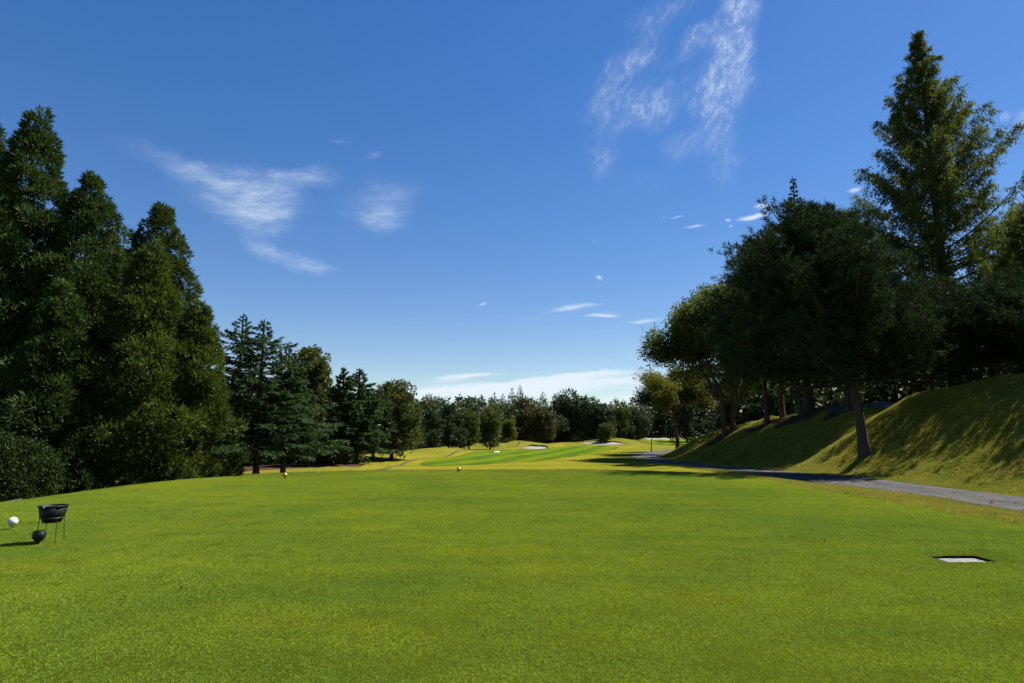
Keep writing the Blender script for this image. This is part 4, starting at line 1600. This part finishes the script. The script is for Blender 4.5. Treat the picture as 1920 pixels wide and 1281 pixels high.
x, y = on_tee(22, 995)
tee_marker(x, y, .075, M_WHITE, 'white ball shaped tee marker at the left edge of the tee', None, M_WHITE)
G = 'gold tee markers'
x, y = on_tee(534, 899)
tee_marker(x, y, .082, M_GOLD, 'left gold ball shaped tee marker, in front of the deodar trunks', G, M_GOLD)
x, y = on_tee(860, 887)
tee_marker(x, y, .080, M_GOLD, 'right gold ball shaped tee marker near the middle of the far tee edge', G, M_GOLD)

# open dimpled pot shaped like a ball on a tee
x, y = on_tee(71, 1023)
root = empty('tee_pot', (x, y, Hs(x, y)))
tag(root, 'black dimpled ball shaped open pot on a spike beside the black tub', 'pot')
rad, zc = .086, .140
prof = []
for a in range(-58, 40, 7):
    prof.append((rad * math.cos(R(a)), zc + rad * math.sin(R(a)) * 1.0))
top = prof[-1]
prof2 = [(.018, .036), (.032, .048)] + prof
lathe('bowl', prof2, M_BLACK, root, 40)
zr = top[1]
lathe('rim', [(top[0] + .002, zr - .006), (top[0] + .006, zr + .002), (top[0] + .001, zr + .008), (top[0] - .009, zr + .006), (top[0] - .012, zr - .01), (top[0] - .004, zr - .06), (.05, zr - .13), (.001, zr - .135)], M_BLACK, root, 40)
lathe('spike', [(.001, -.05), (.007, 0), (.013, .02), (.0178, .037)], M_STEEL, root, 16)

# tub on a four-legged stand
x, y = on_tee(93, 1018)
tz = Hs(x, y)
root = empty('tub_stand', (x, y, tz), R(12))
root.scale = (.88, .88, 1.06)
tag(root, 'black steel four legged stand holding the black tub', 'stand')
ring_r, ring_z = .178, .335
th = np.linspace(0, 2 * math.pi, 33)
tube_obj('ring', np.stack([ring_r * np.cos(th), ring_r * np.sin(th), np.full(33, ring_z)], 1), .007, M_STEEL, root)
for k in range(4):
    a = R(45 + 90 * k)
    ca, sa = math.cos(a), math.sin(a)
    tube_obj('leg', np.array([[ring_r * ca, ring_r * sa, ring_z - .002], [(ring_r + .012) * ca, (ring_r + .012) * sa, ring_z * .55], [(ring_r + .035) * ca, (ring_r + .035) * sa, -.04]]), .006, M_STEEL, root)
tub = empty('tub', (x, y, tz + .268 * 1.06), R(0))
tub.scale = (.88, .88, 1.0)
tag(tub, 'black plastic tub held in a four legged stand', 'tub')
lathe('body', [(.001, .0), (.120, .002), (.138, .012), (.150, .05), (.169, .073), (.174, .078), (.205, .236), (.196, .236), (.166, .082), (.14, .05), (.11, .012), (.001, .010)], M_TUB, tub, 56)
lathe('rim', [(.2055, .228), (.216, .230), (.219, .240), (.212, .247), (.198, .246), (.1955, .237)], M_TUB, tub, 56)
st = lathe('sticker', [(.0005, .004), (.013, .004), (.014, .0)], M_STICK, tub, 16)
st.location = (0, -.2185, .234)
st.rotation_euler = (R(90), 0, 0)

# granite plate let into the turf, right
def granite():
    t = NT('granite_plate')
    n = t.noise(30, 3, 0.75)
    m = t.noise(11, 4, 0.6)
    col = t.mix(t.ss(n, .42, .58), (0.045, 0.046, 0.048), (0.23, 0.23, 0.225))
    col = t.mix(t.math('MULTIPLY', t.ss(m, .55, .7), .7), col, (0.05, 0.052, 0.055))
    return t.done(t.principled(col, .6, .3))


import bmesh


def box(name, sx, sy, sz, mat, parent=None, bev=.008, loc=(0, 0, 0), rot=(0, 0, 0)):
    bm = bmesh.new()
    bmesh.ops.create_cube(bm, size=1)
    bmesh.ops.scale(bm, vec=(sx, sy, sz), verts=bm.verts)
    if bev:
        bmesh.ops.bevel(bm, geom=bm.edges[:], offset=bev, segments=2, affect='EDGES', profile=.5)
    me = bpy.data.meshes.new(name)
    bm.to_mesh(me)
    bm.free()
    o = link(name, me, mat, parent)
    o.location = loc
    o.rotation_euler = rot
    return o


gx, gy = (PLATE[0] + PLATE[2]) / 2, (PLATE[1] + PLATE[3]) / 2
root = empty('stone_plate', (gx, gy, Hs(gx, gy)))
tag(root, 'speckled granite plate sunk in the turf at the right edge of the tee', 'plate')
box('plate', .555, .355, .04, granite(), root, .006, (0, 0, -.036))
M_SOIL = simple('dark_soil', (0.022, 0.016, 0.010), .95, .1, 0, .4, 30, .6)
box('pit_floor', .60, .40, .02, M_SOIL, root, .002, (0, 0, -.085))
for (sx_, sy_, dx_, dy_) in ((.60, .02, 0, .199), (.60, .02, 0, -.199), (.02, .376, .299, 0), (.02, .376, -.299, 0)):
    box('pit_wall', sx_, sy_, .085, M_SOIL, root, .002, (dx_, dy_, -.032))

# fallen leaves: a few on the tee, more towards the path
rg = np.random.default_rng(77)
lp = np.concatenate([np.stack([rg.uniform(-9, 8, 26), rg.uniform(4.5, 22, 26)], 1), np.stack([rg.uniform(6.5, 16, 170), rg.uniform(8, 34, 170)], 1)])
lz = H(lp[:, 0], lp[:, 1]) + np.where(tee_sdf(lp[:, 0], lp[:, 1]) < 0, .034, .06)
lcr = Crown(78)
ld = nrm(rg.normal(size=(len(lp), 3)) * np.array([1, 1, .25]))
lcr.add(np.stack([lp[:, 0], lp[:, 1], lz], 1), ld, rg.uniform(.03, .07, len(lp)), rg.uniform(.02, .045, len(lp)), rg.random(len(lp)))
M_FALLEN = leaf_mat('fallen_leaf', (0.07, 0.035, 0.015), (0.26, 0.17, 0.07), None, .1)
tag(link('fallen_leaves', lcr.mesh('fallen_leaves'), M_FALLEN), 'dry brown fallen leaves scattered over the grass', 'leaves', kind='stuff')

# small white board by the fairway, pale drain slab beyond the tee, hose at the left edge
M_PAINT = simple('white_paint', (0.78, 0.78, 0.76), .5)
x, y = on_ground(932, 851)
root = empty('marker_board', (x, y, Hs(x, y)))
tag(root, 'small white board standing at the left side of the striped fairway', 'board')
box('panel', .72, .05, .26, M_PAINT, root, .01, (0, 0, .26), (R(-62), 0, 0))
for s in (-1, 1):
    box('post', .05, .05, .34, M_PAINT, root, .006, (s * .25, .05, .12))
x, y = -7.9, 31.0
root = empty('drain_slab', (x, y, Hs(x, y)))
tag(root, 'pale flat concrete slab in the rough behind the left gold marker', 'slab')
box('slab', .55, .5, .08, simple('pale_concrete', (0.5, 0.47, 0.42), .9, .2, 0, .15, 9, .4), root, .012, (0, 0, .05))
pa, pb = at(-40, 934, 16.2), at(44, 929, 17.2)
hp_ = [(pa.x + (pb.x - pa.x) * t, 16.2 + t, 0) for t in np.linspace(0, 1, 9)]
hp_ = [(a, b + .10 * math.sin(a * 5), Hs(a, b) + .035) for a, b, _ in hp_]
tag(tube_obj('hose', np.array(hp_), .035, simple('hose_dark_rubber', (0.012, 0.016, 0.024), .6, .3)), 'dark rubber hose lying at the foot of the shrub', 'hose')
